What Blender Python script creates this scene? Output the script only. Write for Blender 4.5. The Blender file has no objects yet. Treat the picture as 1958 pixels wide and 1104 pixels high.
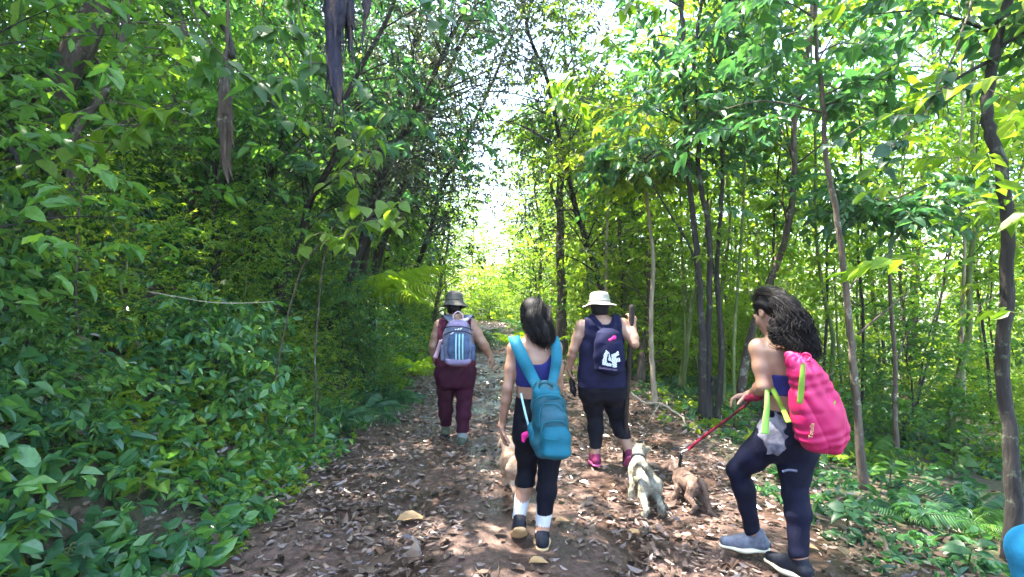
import bpy, bmesh, math, random
import numpy as np
from mathutils import Vector, Matrix

sc = bpy.context.scene
col = sc.collection
R = math.radians
FPX, CX, HY, CAMZ = 1000.0, 979.0, 562.0, 1.6

# ------------------------------------------------------------------ camera, sky, sun, exposure
cam_d = bpy.data.cameras.new('camera'); cam = bpy.data.objects.new('camera', cam_d); col.objects.link(cam)
cam.location = (0, 0, CAMZ); cam.rotation_euler = (R(90), 0, 0)
cam_d.sensor_width = 36; cam_d.lens = 36 * FPX / 1958.0
cam_d.shift_y = (HY - 552) / 1958.0
cam_d.clip_start = 0.05; cam_d.clip_end = 600
sc.camera = cam

TO_SUN = Vector((-0.36, 0.16, 0.92)).normalized()
w = bpy.data.worlds.new('World'); sc.world = w; w.use_nodes = True
nt = w.node_tree; nt.nodes.clear()
wo = nt.nodes.new('ShaderNodeOutputWorld'); bg = nt.nodes.new('ShaderNodeBackground'); sky = nt.nodes.new('ShaderNodeTexSky')
sky.sky_type = 'NISHITA'; sky.sun_disc = False
sky.sun_elevation = math.asin(TO_SUN.z); sky.sun_rotation = math.atan2(TO_SUN.x, TO_SUN.y)
sky.air_density = 1.0; sky.dust_density = 2.0
bg.inputs['Strength'].default_value = 0.15
nt.links.new(sky.outputs[0], bg.inputs[0]); nt.links.new(bg.outputs[0], wo.inputs[0])
sd = bpy.data.lights.new('sun', 'SUN'); sun = bpy.data.objects.new('sun', sd); col.objects.link(sun)
sd.energy = 3.9; sd.angle = R(0.53); sd.color = (1.0, 0.93, 0.80)
sun.rotation_euler = TO_SUN.to_track_quat('Z', 'Y').to_euler()
sun.location = (-30, 30, 50)
sc.view_settings.view_transform = 'Standard'; sc.view_settings.look = 'None'
sc.view_settings.gamma = 1.0; sc.view_settings.use_curve_mapping = False
sc.view_settings.exposure = 3.6
sc.render.engine = 'CYCLES'
cy = sc.cycles
cy.use_denoising = True
cy.max_bounces = 9; cy.diffuse_bounces = 5; cy.glossy_bounces = 2; cy.transmission_bounces = 5; cy.transparent_max_bounces = 4
cy.caustics_reflective = False; cy.caustics_refractive = False
cy.sample_clamp_indirect = 8

# ------------------------------------------------------------------ small helpers
def P(px, py, Y):
    return np.array([(px - CX) / FPX * Y, Y, CAMZ - (py - HY) / FPX * Y])

def tag(o, label=None, cat=None, group=None, kind=None):
    if label: o['label'] = label
    if cat: o['category'] = cat
    if group: o['group'] = group
    if kind: o['kind'] = kind
    return o

def empty(name, loc, label=None, cat=None, group=None):
    o = bpy.data.objects.new(name, None); col.objects.link(o); o.location = loc; o.empty_display_size = 0.1
    return tag(o, label, cat, group)

def mesh_np(name, V, faces, mats, smooth=True, face_mat=None):
    """faces: list of arrays (n,k) index arrays"""
    V = np.asarray(V, dtype=np.float32)
    me = bpy.data.meshes.new(name)
    faces = [np.asarray(f, dtype=np.int32) for f in faces if len(f)]
    loops = np.concatenate([f.ravel() for f in faces]) if faces else np.zeros(0, np.int32)
    sizes = np.concatenate([np.full(len(f), f.shape[1], np.int32) for f in faces]) if faces else np.zeros(0, np.int32)
    starts = np.concatenate([[0], np.cumsum(sizes)[:-1]]).astype(np.int32) if len(sizes) else sizes
    me.vertices.add(len(V)); me.vertices.foreach_set('co', V.ravel())
    me.loops.add(len(loops)); me.loops.foreach_set('vertex_index', loops)
    me.polygons.add(len(sizes)); me.polygons.foreach_set('loop_start', starts); me.polygons.foreach_set('loop_total', sizes)
    for m in (mats if isinstance(mats, (list, tuple)) else [mats]): me.materials.append(m)
    if face_mat is not None: me.polygons.foreach_set('material_index', np.asarray(face_mat, np.int32))
    me.polygons.foreach_set('use_smooth', np.full(len(sizes), smooth))
    me.update(calc_edges=True)
    return me

def obj_me(name, me, parent=None, loc=None):
    o = bpy.data.objects.new(name, me); col.objects.link(o)
    if parent: o.parent = parent
    if loc is not None: o.location = loc
    return o

def obj(name, V, faces, mats, parent=None, smooth=True, face_mat=None):
    """V in world coordinates; parent must be unrotated"""
    V = np.asarray(V, dtype=np.float64)
    off = np.zeros(3)
    if parent is not None:
        off = np.array(parent.location); 
        if parent.parent is not None: off = off + np.array(parent.parent.location)
    me = mesh_np(name, V - off, faces, mats, smooth, face_mat)
    return obj_me(name, me, parent)

def catmull(pts, n):
    pts = [np.asarray(p, float) for p in pts]
    if len(pts) == 2: return np.array([pts[0] + (pts[1] - pts[0]) * t for t in np.linspace(0, 1, n + 1)])
    p = [2 * pts[0] - pts[1]] + pts + [2 * pts[-1] - pts[-2]]
    out = []
    for i in range(1, len(p) - 2):
        a, b, c, d = p[i - 1], p[i], p[i + 1], p[i + 2]
        for t in np.linspace(0, 1, n, endpoint=False):
            out.append(0.5 * ((2 * b) + (-a + c) * t + (2 * a - 5 * b + 4 * c - d) * t * t + (-a + 3 * b - 3 * c + d) * t ** 3))
    out.append(p[-2]); return np.array(out)

def frames(path):
    n = len(path); T = np.gradient(path, axis=0); T /= (np.linalg.norm(T, axis=1, keepdims=True) + 1e-9)
    up = np.array([0, 0, 1.0]) if abs(T[0][2]) < 0.9 else np.array([1.0, 0, 0])
    N = []; cur = up
    for t in T:
        cur = cur - t * np.dot(cur, t); cur = cur / (np.linalg.norm(cur) + 1e-9); N.append(cur)
    N = np.array(N); B = np.cross(T, N); return T, N, B

def tube(path, rad, sides=8, rng=None, rough=0.0, cap=True):
    path = np.asarray(path, float); n = len(path)
    rad = np.interp(np.linspace(0, 1, n), np.linspace(0, 1, len(rad)), rad) if np.ndim(rad) else np.full(n, rad)
    T, N, B = frames(path)
    a = np.linspace(0, 2 * np.pi, sides, endpoint=False)
    rr = rad[:, None] * np.ones((1, sides))
    if rough and rng is not None:
        prof = 1 + rough * rng.normal(size=(1, sides)) * 0.6
        rr = rr * prof * (1 + rough * rng.normal(size=(n, sides)) * 0.5)
    V = path[:, None, :] + rr[..., None] * (np.cos(a)[None, :, None] * N[:, None, :] + np.sin(a)[None, :, None] * B[:, None, :])
    V = V.reshape(-1, 3)
    i = np.arange(n - 1)[:, None] * sides; j = np.arange(sides)[None, :]; j2 = (j + 1) % sides
    F = np.stack([i + j, i + j2, i + sides + j2, i + sides + j], -1).reshape(-1, 4)
    tris = np.zeros((0, 3), int)
    if cap:
        V = np.vstack([V, path[0], path[-1]]); c0, c1 = len(V) - 2, len(V) - 1
        k = np.arange(sides); k2 = (k + 1) % sides; base = (n - 1) * sides
        tris = np.vstack([np.stack([k2, k, np.full(sides, c0)], -1), np.stack([base + k, base + k2, np.full(sides, c1)], -1)])
    return V, F, tris

class MB:
    """collects pieces of one mesh"""
    def __init__(s): s.V = []; s.Q = []; s.T = []; s.n = 0
    def add(s, V, F, T=None):
        s.V.append(np.asarray(V, float))
        if F is not None and len(F): s.Q.append(np.asarray(F) + s.n)
        if T is not None and len(T): s.T.append(np.asarray(T) + s.n)
        s.n += len(V); return s
    def tube(s, path, rad, sides=8, rng=None, rough=0.0): return s.add(*tube(path, rad, sides, rng, rough))
    def faces(s):
        f = []
        if s.Q: f.append(np.vstack(s.Q))
        if s.T: f.append(np.vstack(s.T))
        return f
    def build(s, name, mats, parent=None, smooth=True): return obj(name, np.vstack(s.V), s.faces(), mats, parent, smooth)
    def mesh(s, name, mats, smooth=True): return mesh_np(name, np.vstack(s.V), s.faces(), mats, smooth)

def band(path, wid, width, thick, n=6):
    """strap: path through points; wid = width direction (per point or one)"""
    pp = catmull(path, n); m = len(pp)
    W = np.asarray(wid, float)
    if W.ndim == 1: W = np.tile(W, (m, 1))
    else: W = np.stack([np.interp(np.linspace(0, 1, m), np.linspace(0, 1, len(W)), W[:, k]) for k in range(3)], -1)
    T = np.gradient(pp, axis=0); T /= np.linalg.norm(T, axis=1, keepdims=True) + 1e-9
    W = W - T * np.sum(W * T, 1, keepdims=True); W /= np.linalg.norm(W, axis=1, keepdims=True) + 1e-9
    N = np.cross(T, W)
    width = np.interp(np.linspace(0, 1, m), np.linspace(0, 1, len(width)), width) if np.ndim(width) else np.full(m, width)
    offs = [(-.5, -.5), (0, -.5 - .0), (.5, -.5), (.5, .5), (0, .62), (-.5, .5)]
    V = np.stack([pp + W * (a * width)[:, None] + N * (b * thick) for a, b in offs], 1).reshape(-1, 3)
    s = len(offs); i = np.arange(m - 1)[:, None] * s; j = np.arange(s)[None, :]; j2 = (j + 1) % s
    F = np.stack([i + j, i + j2, i + s + j2, i + s + j], -1).reshape(-1, 4)
    T3 = []
    for base in (0, (m - 1) * s):
        T3 += [[base, base + k, base + k + 1] for k in range(1, s - 1)]
    return V, F, np.array(T3)

# ------------------------------------------------------------------ materials
def new_mat(name):
    m = bpy.data.materials.new(name); m.use_nodes = True
    t = m.node_tree; t.nodes.clear(); out = t.nodes.new('ShaderNodeOutputMaterial'); return m, t, out

def ramp_set(r, stops):
    e = r.color_ramp.elements
    while len(e) < len(stops): e.new(0.5)
    for k, (p, c) in enumerate(stops): e[k].position = p; e[k].color = (*c, 1)

def leaf_mat(name, stops, trans=0.45, rough=0.4, tboost=(1.7, 1.75, 0.8), spec=0.5):
    m, t, out = new_mat(name); N = t.nodes.new; L = t.links.new
    geo = N('ShaderNodeNewGeometry'); oi = N('ShaderNodeObjectInfo'); ramp = N('ShaderNodeValToRGB'); ramp_set(ramp, stops)
    ns = N('ShaderNodeTexNoise'); ns.inputs['Scale'].default_value = 0.55; ns.inputs['Detail'].default_value = 2
    L(geo.outputs['Position'], ns.inputs['Vector'])
    a = N('ShaderNodeMath'); a.operation = 'MULTIPLY_ADD'; a.inputs[1].default_value = 0.55; L(geo.outputs['Random Per Island'], a.inputs[0])
    b = N('ShaderNodeMath'); b.operation = 'MULTIPLY_ADD'; b.inputs[1].default_value = 0.9; b.inputs[2].default_value = -0.22; L(ns.outputs['Fac'], b.inputs[0])
    L(b.outputs[0], a.inputs[2])
    c = N('ShaderNodeMath'); c.operation = 'MULTIPLY_ADD'; c.inputs[1].default_value = 0.14; L(oi.outputs['Random'], c.inputs[0]); L(a.outputs[0], c.inputs[2])
    L(c.outputs[0], ramp.inputs[0])
    # fine mottling inside the leaf
    n2 = N('ShaderNodeTexNoise'); n2.inputs['Scale'].default_value = 45; n2.inputs['Detail'].default_value = 2; L(geo.outputs['Position'], n2.inputs['Vector'])
    mp = N('ShaderNodeMapRange'); mp.inputs[3].default_value = 0.72; mp.inputs[4].default_value = 1.28; L(n2.outputs['Fac'], mp.inputs[0])
    mx = N('ShaderNodeMix'); mx.data_type = 'RGBA'; mx.blend_type = 'MULTIPLY'; mx.inputs[0].default_value = 1
    L(ramp.outputs[0], mx.inputs['A']); L(mp.outputs[0], mx.inputs['B'])
    p = N('ShaderNodeBsdfPrincipled'); p.inputs['Roughness'].default_value = rough; p.inputs['Specular IOR Level'].default_value = spec
    L(mx.outputs['Result'], p.inputs['Base Color'])
    tr = N('ShaderNodeBsdfTranslucent'); m2 = N('ShaderNodeMix'); m2.data_type = 'RGBA'; m2.blend_type = 'MULTIPLY'; m2.inputs[0].default_value = 1
    L(mx.outputs['Result'], m2.inputs['A']); m2.inputs['B'].default_value = (*tboost, 1); L(m2.outputs['Result'], tr.inputs['Color'])
    ms = N('ShaderNodeMixShader'); ms.inputs[0].default_value = trans; L(p.outputs[0], ms.inputs[1]); L(tr.outputs[0], ms.inputs[2]); L(ms.outputs[0], out.inputs[0])
    return m

def surf_mat(name, stops, scale=8, rough=0.8, bump=0.3, bscale=None, stretch=(1, 1, 1), spec=0.3, detail=6, metallic=0, rough2=None, bdist=0.01):
    m, t, out = new_mat(name); N = t.nodes.new; L = t.links.new
    tc = N('ShaderNodeTexCoord'); mpn = N('ShaderNodeMapping'); mpn.inputs['Scale'].default_value = stretch
    L(tc.outputs['Object'], mpn.inputs['Vector'])
    ns = N('ShaderNodeTexNoise'); ns.inputs['Scale'].default_value = scale; ns.inputs['Detail'].default_value = detail; ns.inputs['Roughness'].default_value = 0.65
    L(mpn.outputs[0], ns.inputs['Vector'])
    r = N('ShaderNodeValToRGB'); ramp_set(r, stops); L(ns.outputs['Fac'], r.inputs[0])
    p = N('ShaderNodeBsdfPrincipled'); p.inputs['Roughness'].default_value = rough; p.inputs['Specular IOR Level'].default_value = spec
    p.inputs['Metallic'].default_value = metallic
    L(r.outputs[0], p.inputs['Base Color'])
    if rough2 is not None:
        rr = N('ShaderNodeMapRange'); rr.inputs[1].default_value = 0.35; rr.inputs[2].default_value = 0.65; rr.inputs[3].default_value = rough; rr.inputs[4].default_value = rough2
        L(ns.outputs['Fac'], rr.inputs[0]); L(rr.outputs[0], p.inputs['Roughness'])
    if bump:
        nb = N('ShaderNodeTexNoise'); nb.inputs['Scale'].default_value = bscale or scale * 3; nb.inputs['Detail'].default_value = 5
        L(mpn.outputs[0], nb.inputs['Vector']); b = N('ShaderNodeBump'); b.inputs['Strength'].default_value = bump; b.inputs['Distance'].default_value = bdist
        L(nb.outputs['Fac'], b.inputs['Height']); L(b.outputs[0], p.inputs['Normal'])
    L(p.outputs[0], out.inputs[0]); return m

M = {}
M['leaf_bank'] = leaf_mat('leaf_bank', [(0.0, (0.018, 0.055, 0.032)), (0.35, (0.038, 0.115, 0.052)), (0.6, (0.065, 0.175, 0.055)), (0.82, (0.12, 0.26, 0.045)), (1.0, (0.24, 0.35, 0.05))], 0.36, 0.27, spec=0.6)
M['leaf_mid'] = leaf_mat('leaf_mid', [(0.0, (0.025, 0.07, 0.022)), (0.4, (0.05, 0.13, 0.026)), (0.7, (0.09, 0.20, 0.028)), (0.9, (0.16, 0.27, 0.03)), (1.0, (0.26, 0.31, 0.04))], 0.5, 0.42)
M['leaf_teal'] = leaf_mat('leaf_teal', [(0.0, (0.02, 0.06, 0.034)), (0.5, (0.042, 0.12, 0.055)), (0.85, (0.075, 0.18, 0.055)), (1.0, (0.15, 0.25, 0.05))], 0.46, 0.4, (1.4, 1.65, 0.85))
M['leaf_fresh'] = leaf_mat('leaf_fresh', [(0.0, (0.035, 0.09, 0.03)), (0.4, (0.075, 0.185, 0.04)), (0.7, (0.12, 0.26, 0.045)), (0.9, (0.22, 0.34, 0.04)), (1.0, (0.34, 0.36, 0.05))], 0.52, 0.4)
M['leaf_lime'] = leaf_mat('leaf_lime', [(0.0, (0.06, 0.13, 0.016)), (0.45, (0.12, 0.22, 0.02)), (0.8, (0.21, 0.30, 0.03)), (1.0, (0.36, 0.38, 0.05))], 0.58, 0.42)
M['frond_lime'] = leaf_mat('frond_lime', [(0.0, (0.20, 0.32, 0.02)), (0.5, (0.28, 0.42, 0.03)), (1.0, (0.38, 0.48, 0.05))], 0.6, 0.4)
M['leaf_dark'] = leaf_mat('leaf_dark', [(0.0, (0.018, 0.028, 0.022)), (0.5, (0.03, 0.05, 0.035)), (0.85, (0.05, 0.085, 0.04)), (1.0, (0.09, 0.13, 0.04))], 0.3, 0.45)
M['litter'] = leaf_mat('litter', [(0.0, (0.018, 0.011, 0.009)), (0.25, (0.05, 0.030, 0.023)), (0.5, (0.10, 0.063, 0.047)), (0.72, (0.18, 0.125, 0.10)), (0.88, (0.21, 0.165, 0.145)), (1.0, (0.33, 0.28, 0.27))], 0.06, 0.28, (1.2, 1, .8), 0.6)
M['litter_tan'] = leaf_mat('litter_tan', [(0.0, (0.25, 0.14, 0.07)), (1.0, (0.55, 0.36, 0.17))], 0.1, 0.5, (1.2, 1, .8))
M['bark'] = surf_mat('bark', [(0.25, (0.028, 0.022, 0.018)), (0.5, (0.085, 0.062, 0.048)), (0.72, (0.17, 0.13, 0.10))], 14, 0.85, 0.9, 34, (1, 1, 0.22), bdist=0.02)
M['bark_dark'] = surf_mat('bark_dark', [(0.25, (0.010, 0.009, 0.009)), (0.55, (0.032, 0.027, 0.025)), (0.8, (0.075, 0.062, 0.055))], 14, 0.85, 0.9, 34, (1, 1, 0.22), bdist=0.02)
M['bark_pale'] = surf_mat('bark_pale', [(0.25, (0.16, 0.12, 0.085)), (0.5, (0.32, 0.25, 0.18)), (0.75, (0.50, 0.42, 0.32))], 12, 0.8, 0.5, 30, (1, 1, 0.3))
M['bark_green'] = surf_mat('bark_green', [(0.25, (0.03, 0.045, 0.015)), (0.5, (0.08, 0.11, 0.03)), (0.75, (0.18, 0.20, 0.08))], 9, 0.8, 0.4, 30, (1, 1, 0.3))
M['bark_violet'] = surf_mat('bark_violet', [(0.3, (0.010, 0.010, 0.020)), (0.5, (0.028, 0.025, 0.042)), (0.62, (0.07, 0.048, 0.045)), (0.78, (0.22, 0.12, 0.075))], 16, 0.9, 1.0, 40, (1, 1, 0.18), bdist=0.02)
def lichen(m, colr, scale=5, lo=.56, hi=.62):
    t = m.node_tree; N = t.nodes.new; L = t.links.new; p = [n for n in t.nodes if n.type == 'BSDF_PRINCIPLED'][0]; src = p.inputs['Base Color'].links[0].from_socket
    tc = N('ShaderNodeTexCoord'); ns = N('ShaderNodeTexNoise'); ns.inputs['Scale'].default_value = scale; ns.inputs['Detail'].default_value = 8; ns.inputs['Roughness'].default_value = .75; L(tc.outputs['Object'], ns.inputs['Vector'])
    mr = N('ShaderNodeMapRange'); mr.inputs[1].default_value = lo; mr.inputs[2].default_value = hi; L(ns.outputs['Fac'], mr.inputs[0]); mx = N('ShaderNodeMix'); mx.data_type = 'RGBA'; L(mr.outputs[0], mx.inputs[0]); L(src, mx.inputs['A']); mx.inputs['B'].default_value = (*colr, 1); L(mx.outputs['Result'], p.inputs['Base Color'])
lichen(M['bark'], (.26, .25, .19)); lichen(M['bark_dark'], (.10, .11, .075), 6); lichen(M['bark_pale'], (.16, .15, .09), 7); lichen(M['bark_green'], (.24, .22, .14), 9)
def ground_mat(name, greenish):
    m, t, out = new_mat(name); N = t.nodes.new; L = t.links.new
    tc = N('ShaderNodeTexCoord'); n1 = N('ShaderNodeTexNoise'); n1.inputs['Scale'].default_value = 1.1; n1.inputs['Detail'].default_value = 8; n1.inputs['Roughness'].default_value = 0.7
    L(tc.outputs['Object'], n1.inputs['Vector'])
    r = N('ShaderNodeValToRGB')
    if greenish: ramp_set(r, [(0.3, (0.022, 0.018, 0.010)), (0.5, (0.045, 0.035, 0.018)), (0.66, (0.03, 0.05, 0.014)), (0.8, (0.09, 0.06, 0.035))])
    else: ramp_set(r, [(0.28, (0.017, 0.010, 0.008)), (0.45, (0.045, 0.025, 0.019)), (0.6, (0.09, 0.051, 0.038)), (0.78, (0.15, 0.096, 0.08))])
    L(n1.outputs['Fac'], r.inputs[0])
    n2 = N('ShaderNodeTexNoise'); n2.inputs['Scale'].default_value = 22; n2.inputs['Detail'].default_value = 8; L(tc.outputs['Object'], n2.inputs['Vector'])
    mr = N('ShaderNodeMapRange'); mr.inputs[1].default_value = 0.3; mr.inputs[2].default_value = 0.7; mr.inputs[3].default_value = 0.5; mr.inputs[4].default_value = 1.4; L(n2.outputs['Fac'], mr.inputs[0])
    mx = N('ShaderNodeMix'); mx.data_type = 'RGBA'; mx.blend_type = 'MULTIPLY'; mx.inputs[0].default_value = 1; L(r.outputs[0], mx.inputs['A']); L(mr.outputs[0], mx.inputs['B'])
    p = N('ShaderNodeBsdfPrincipled'); L(mx.outputs['Result'], p.inputs['Base Color']); p.inputs['Specular IOR Level'].default_value = 0.5
    m2 = N('ShaderNodeMapRange'); m2.inputs[1].default_value = 0.4; m2.inputs[2].default_value = 0.62; m2.inputs[3].default_value = 0.26 if not greenish else 0.7; m2.inputs[4].default_value = 0.85; L(n1.outputs['Fac'], m2.inputs[0]); L(m2.outputs[0], p.inputs['Roughness'])
    b = N('ShaderNodeBump'); b.inputs['Strength'].default_value = 0.9; b.inputs['Distance'].default_value = 0.02; L(n2.outputs['Fac'], b.inputs['Height']); L(b.outputs[0], p.inputs['Normal'])
    L(p.outputs[0], out.inputs[0]); return m
M['forest_floor'] = ground_mat('forest_floor', True)
M['mud'] = ground_mat('mud', False)

# ------------------------------------------------------------------ terrain
def vnoise(x, y, s=1.0):
    return (np.sin(x * 1.7 * s + 1.3) * np.cos(y * 1.3 * s + .7) + .6 * np.sin(x * 3.1 * s - y * 2.3 * s + 2.1) + .35 * np.sin(x * 6.3 * s + y * 5.1 * s) ) / 1.95
def sstep(a, b, x):
    t = np.clip((x - a) / (b - a), 0, 1); return t * t * (3 - 2 * t)
def path_c(y):
    y = np.asarray(y, float)
    return 0.12 - 1.45 * sstep(7, 20, y) - 0.022 * np.clip(y - 22, 0, 40) ** 2 * 0.6
def path_hw(y): return 1.95 - 0.55 * sstep(6, 22, np.asarray(y, float))
def gz(x, y):
    x = np.asarray(x, float); y = np.asarray(y, float)
    u = x - path_c(y); hw = path_hw(y)
    sl = np.clip(-u - hw, 0, None); sr = np.clip(u - hw, 0, None)
    bank = np.where(sl < 0.5, 0.5 * sl * sl * 1.2, 0.15 + (np.minimum(sl, 4.6) - 0.5) * 1.02) + 0.38 * np.clip(sl - 4.6, 0, 40)
    bank = bank * (1 - 0.45 * sstep(12, 34, y))
    right = -0.10 * np.minimum(sr, 14) - 0.28 * np.clip(sr - 6.5, 0, 60) + 0.035 * np.sin(np.clip(sr, 0, 1) * np.pi)
    n = vnoise(x, y) * (0.02 + 0.10 * sstep(0.2, 2.5, sl) + 0.09 * sstep(.4, 3, sr))
    far = 0.05 * np.clip(y - 34, 0, 30)
    return bank + right + n + far

def build_terrain():
    def axis(lo, hi, dense_lo, dense_hi, d, grow):
        a = list(np.arange(dense_lo, dense_hi, d)); s = d; v = a[0]
        left = []
        while v > lo: s *= grow; v -= s; left.append(v)
        s = d; v = a[-1]; right = []
        while v < hi: s *= grow; v += s; right.append(v)
        return np.array(left[::-1] + a + right)
    xs = axis(-150, 150, -9, 9, 0.22, 1.12); ys = axis(-60, 260, 0, 30, 0.25, 1.1)
    X, Y = np.meshgrid(xs, ys, indexing='ij')
    Z = gz(X, Y)
    u = np.abs(X - path_c(Y)); Z = Z - 0.05 * (1 - sstep(0.8, 1.0, u / (path_hw(Y) + .15))) * (Y < 34)
    V = np.stack([X, Y, Z], -1).reshape(-1, 3); ny = len(ys)
    i = np.arange(len(xs) - 1)[:, None] * ny; j = np.arange(ny - 1)[None, :]
    F = np.stack([i + j, i + ny + j, i + ny + j + 1, i + j + 1], -1).reshape(-1, 4)
    g = obj('ground', V, [F], M['forest_floor']); tag(g, 'dark earth forest floor rising in a steep bank left of the path', kind='structure')
    # path strip
    ss = np.linspace(-1.04, 1.04, 110); ys = np.concatenate([np.arange(-6, 0, .2), np.arange(0, 8, .05), np.arange(8, 36, .15)])
    S, Y = np.meshgrid(ss, ys, indexing='ij'); X = path_c(Y) + S * path_hw(Y)
    rng = np.random.default_rng(3)
    Z = gz(X, Y) + 0.012 - 0.045 * np.exp(-((np.abs(S) - 0.45) / 0.16) ** 2) * 0.6 + 0.012 * vnoise(X, Y, 3.1) + 0.008 * vnoise(X + 3, Y, 7.7) + rng.normal(size=X.shape) * 0.0025
    Z = Z - 0.08 * sstep(0.97, 1.04, np.abs(S))
    V = np.stack([X, Y, Z], -1).reshape(-1, 3); ny = len(ys)
    i = np.arange(len(ss) - 1)[:, None] * ny; j = np.arange(ny - 1)[None, :]
    F = np.stack([i + j, i + ny + j, i + ny + j + 1, i + j + 1], -1).reshape(-1, 4)
    p = obj('path', V, [F], M['mud']); tag(p, 'reddish brown muddy forest path strewn with dead leaves', kind='structure')
    return g, p
GROUND, PATH = build_terrain()

# ------------------------------------------------------------------ leaves
def nrm(a): return a / (np.linalg.norm(a, axis=-1, keepdims=True) + 1e-9)
LEAF6 = np.array([[0, 0, 0], [.30, .5, .07], [.70, .38, .02], [1, 0, -.13], [.70, -.38, .02], [.30, -.5, .07]])
LEAF6F = np.array([[0, 3, 2, 1], [0, 5, 4, 3]])
def _big():
    t = np.array([0, .12, .32, .55, .78, 1.0]); wd = np.array([0, .30, .5, .46, .27, 0]); z = np.array([0, .03, .05, .02, -.06, -.18])
    V = []; F = []
    mid = []; l = []; r = []
    for k in range(6):
        mid.append(len(V)); V.append([t[k], 0, z[k] - .03])
        if 0 < k < 5:
            l.append(len(V)); V.append([t[k] - .02, wd[k], z[k] + .05 * wd[k] * 2]); r.append(len(V)); V.append([t[k] - .02, -wd[k], z[k] + .05 * wd[k] * 2])
        else: l.append(mid[-1]); r.append(mid[-1])
    Q = []; T = []
    for k in range(5):
        for e, flip in ((l, 1), (r, 0)):
            f = [mid[k], mid[k + 1], e[k + 1], e[k]]
            f2 = []
            for q in f:
                if q not in f2: f2.append(q)
            if not flip: f2 = f2[::-1]
            (Q if len(f2) == 4 else T).append(f2)
    return np.array(V), np.array(Q), np.array(T)
BIGV, BIGQ, BIGT = _big()

def leaves_np(pos, d, n, size, wid=0.5, tmpl='6', rng=None):
    """pos,d,n (N,3); size (N,)"""
    d = nrm(d); n = nrm(n - d * np.sum(n * d, -1, keepdims=True)); s = np.cross(n, d)
    T = LEAF6 if tmpl == '6' else BIGV
    k = len(T); size = np.asarray(size)[:, None, None]; wid = np.broadcast_to(np.asarray(wid, float), (len(pos),))[:, None, None]
    zz = np.ones(len(pos)) if rng is None else rng.uniform(0.3, 2.2, len(pos))
    V = pos[:, None, :] + size * (T[None, :, 0:1] * d[:, None, :] + T[None, :, 1:2] * wid * s[:, None, :] + T[None, :, 2:3] * zz[:, None, None] * n[:, None, :])
    base = (np.arange(len(pos)) * k)[:, None, None]
    if tmpl == '6': return V.reshape(-1, 3), (LEAF6F[None] + base).reshape(-1, 4), None
    return V.reshape(-1, 3), (BIGQ[None] + base).reshape(-1, 4), (BIGT[None] + base).reshape(-1, 3)

def sprays(org, d, length, nl, lsize, rng, wid=0.42, droop=0.25, stems=True, tmpl='6'):
    """leafy twigs: org,d (M,3), length (M,)  -> V,Q,T"""
    Mn = len(org); d = nrm(d)
    up = np.array([0, 0, 1.0]); side = nrm(np.cross(d, up) + 1e-4 + rng.normal(size=(Mn, 3)) * .25); nn = nrm(np.cross(side, d)); nn = nn * np.where(nn[:, 2:3] < 0, -1, 1)
    t = (np.arange(nl) + 0.6) / nl; t = t[None, :] + rng.normal(size=(Mn, nl)) * .03
    sg = np.where(np.arange(nl) % 2 == 0, 1.0, -1.0)[None, :] ; sg = sg * np.ones((Mn, 1)); sg[:, -1] = 0
    pos = org[:, None] + d[:, None] * (t * length[:, None])[..., None] - up * (droop * (t ** 2) * length[:, None])[..., None]
    ld = d[:, None] * (0.55 + .3 * rng.random((Mn, nl, 1))) + side[:, None] * (sg[..., None] * 0.9) - up * (0.15 + droop * .8 + .35 * rng.random((Mn, nl, 1))) + rng.normal(size=(Mn, nl, 3)) * .22
    ln = nn[:, None] + rng.normal(size=(Mn, nl, 3)) * .33
    size = lsize * (0.6 + 0.75 * rng.random((Mn, nl))) * (0.75 + .5 * rng.random((Mn, 1)))
    V, Q, T = leaves_np(pos.reshape(-1, 3), ld.reshape(-1, 3), ln.reshape(-1, 3), size.ravel(), wid * (0.8 + .4 * rng.random(Mn * nl)), tmpl, rng)
    return V, Q, T

def stem_strips(org, d, length, rng, r=0.003, droop=.25):
    """thin three-sided twig for each spray"""
    t = np.linspace(0, 1, 4); up = np.array([0, 0, 1.0]); d = nrm(d)
    pos = org[:, None] + d[:, None] * (t[None] * length[:, None])[..., None] - up * (droop * (t[None] ** 2) * length[:, None])[..., None]
    a = nrm(np.cross(d, up) + 1e-3)[:, None]; b = nrm(np.cross(a, d[:, None]))
    rr = (r * (1.15 - t))[None, :, None]
    ring = np.stack([pos + a * rr, pos - a * rr * .5 + b * rr * .87, pos - a * rr * .5 - b * rr * .87], 2)
    n = len(org); V = ring.reshape(-1, 3); base = (np.arange(n) * 12)[:, None, None, None]
    i = (np.arange(3) * 3)[None, :, None, None]; j = np.arange(3); q = np.stack([j, (j + 1) % 3, (j + 1) % 3 + 3, j + 3], -1)[None, None]
    return V, (base + i + q).reshape(-1, 4)
# ------------------------------------------------------------------ trees
def leafmesh_from(parts, name, mat):
    V = []; Q = []; T = []; n = 0
    for v, q, t in parts:
        V.append(v); Q.append(q + n)
        if t is not None: T.append(t + n)
        n += len(v)
    f = [np.vstack(Q)] + ([np.vstack(T)] if T else [])
    return mesh_np(name, np.vstack(V), f, mat, smooth=False)

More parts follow.
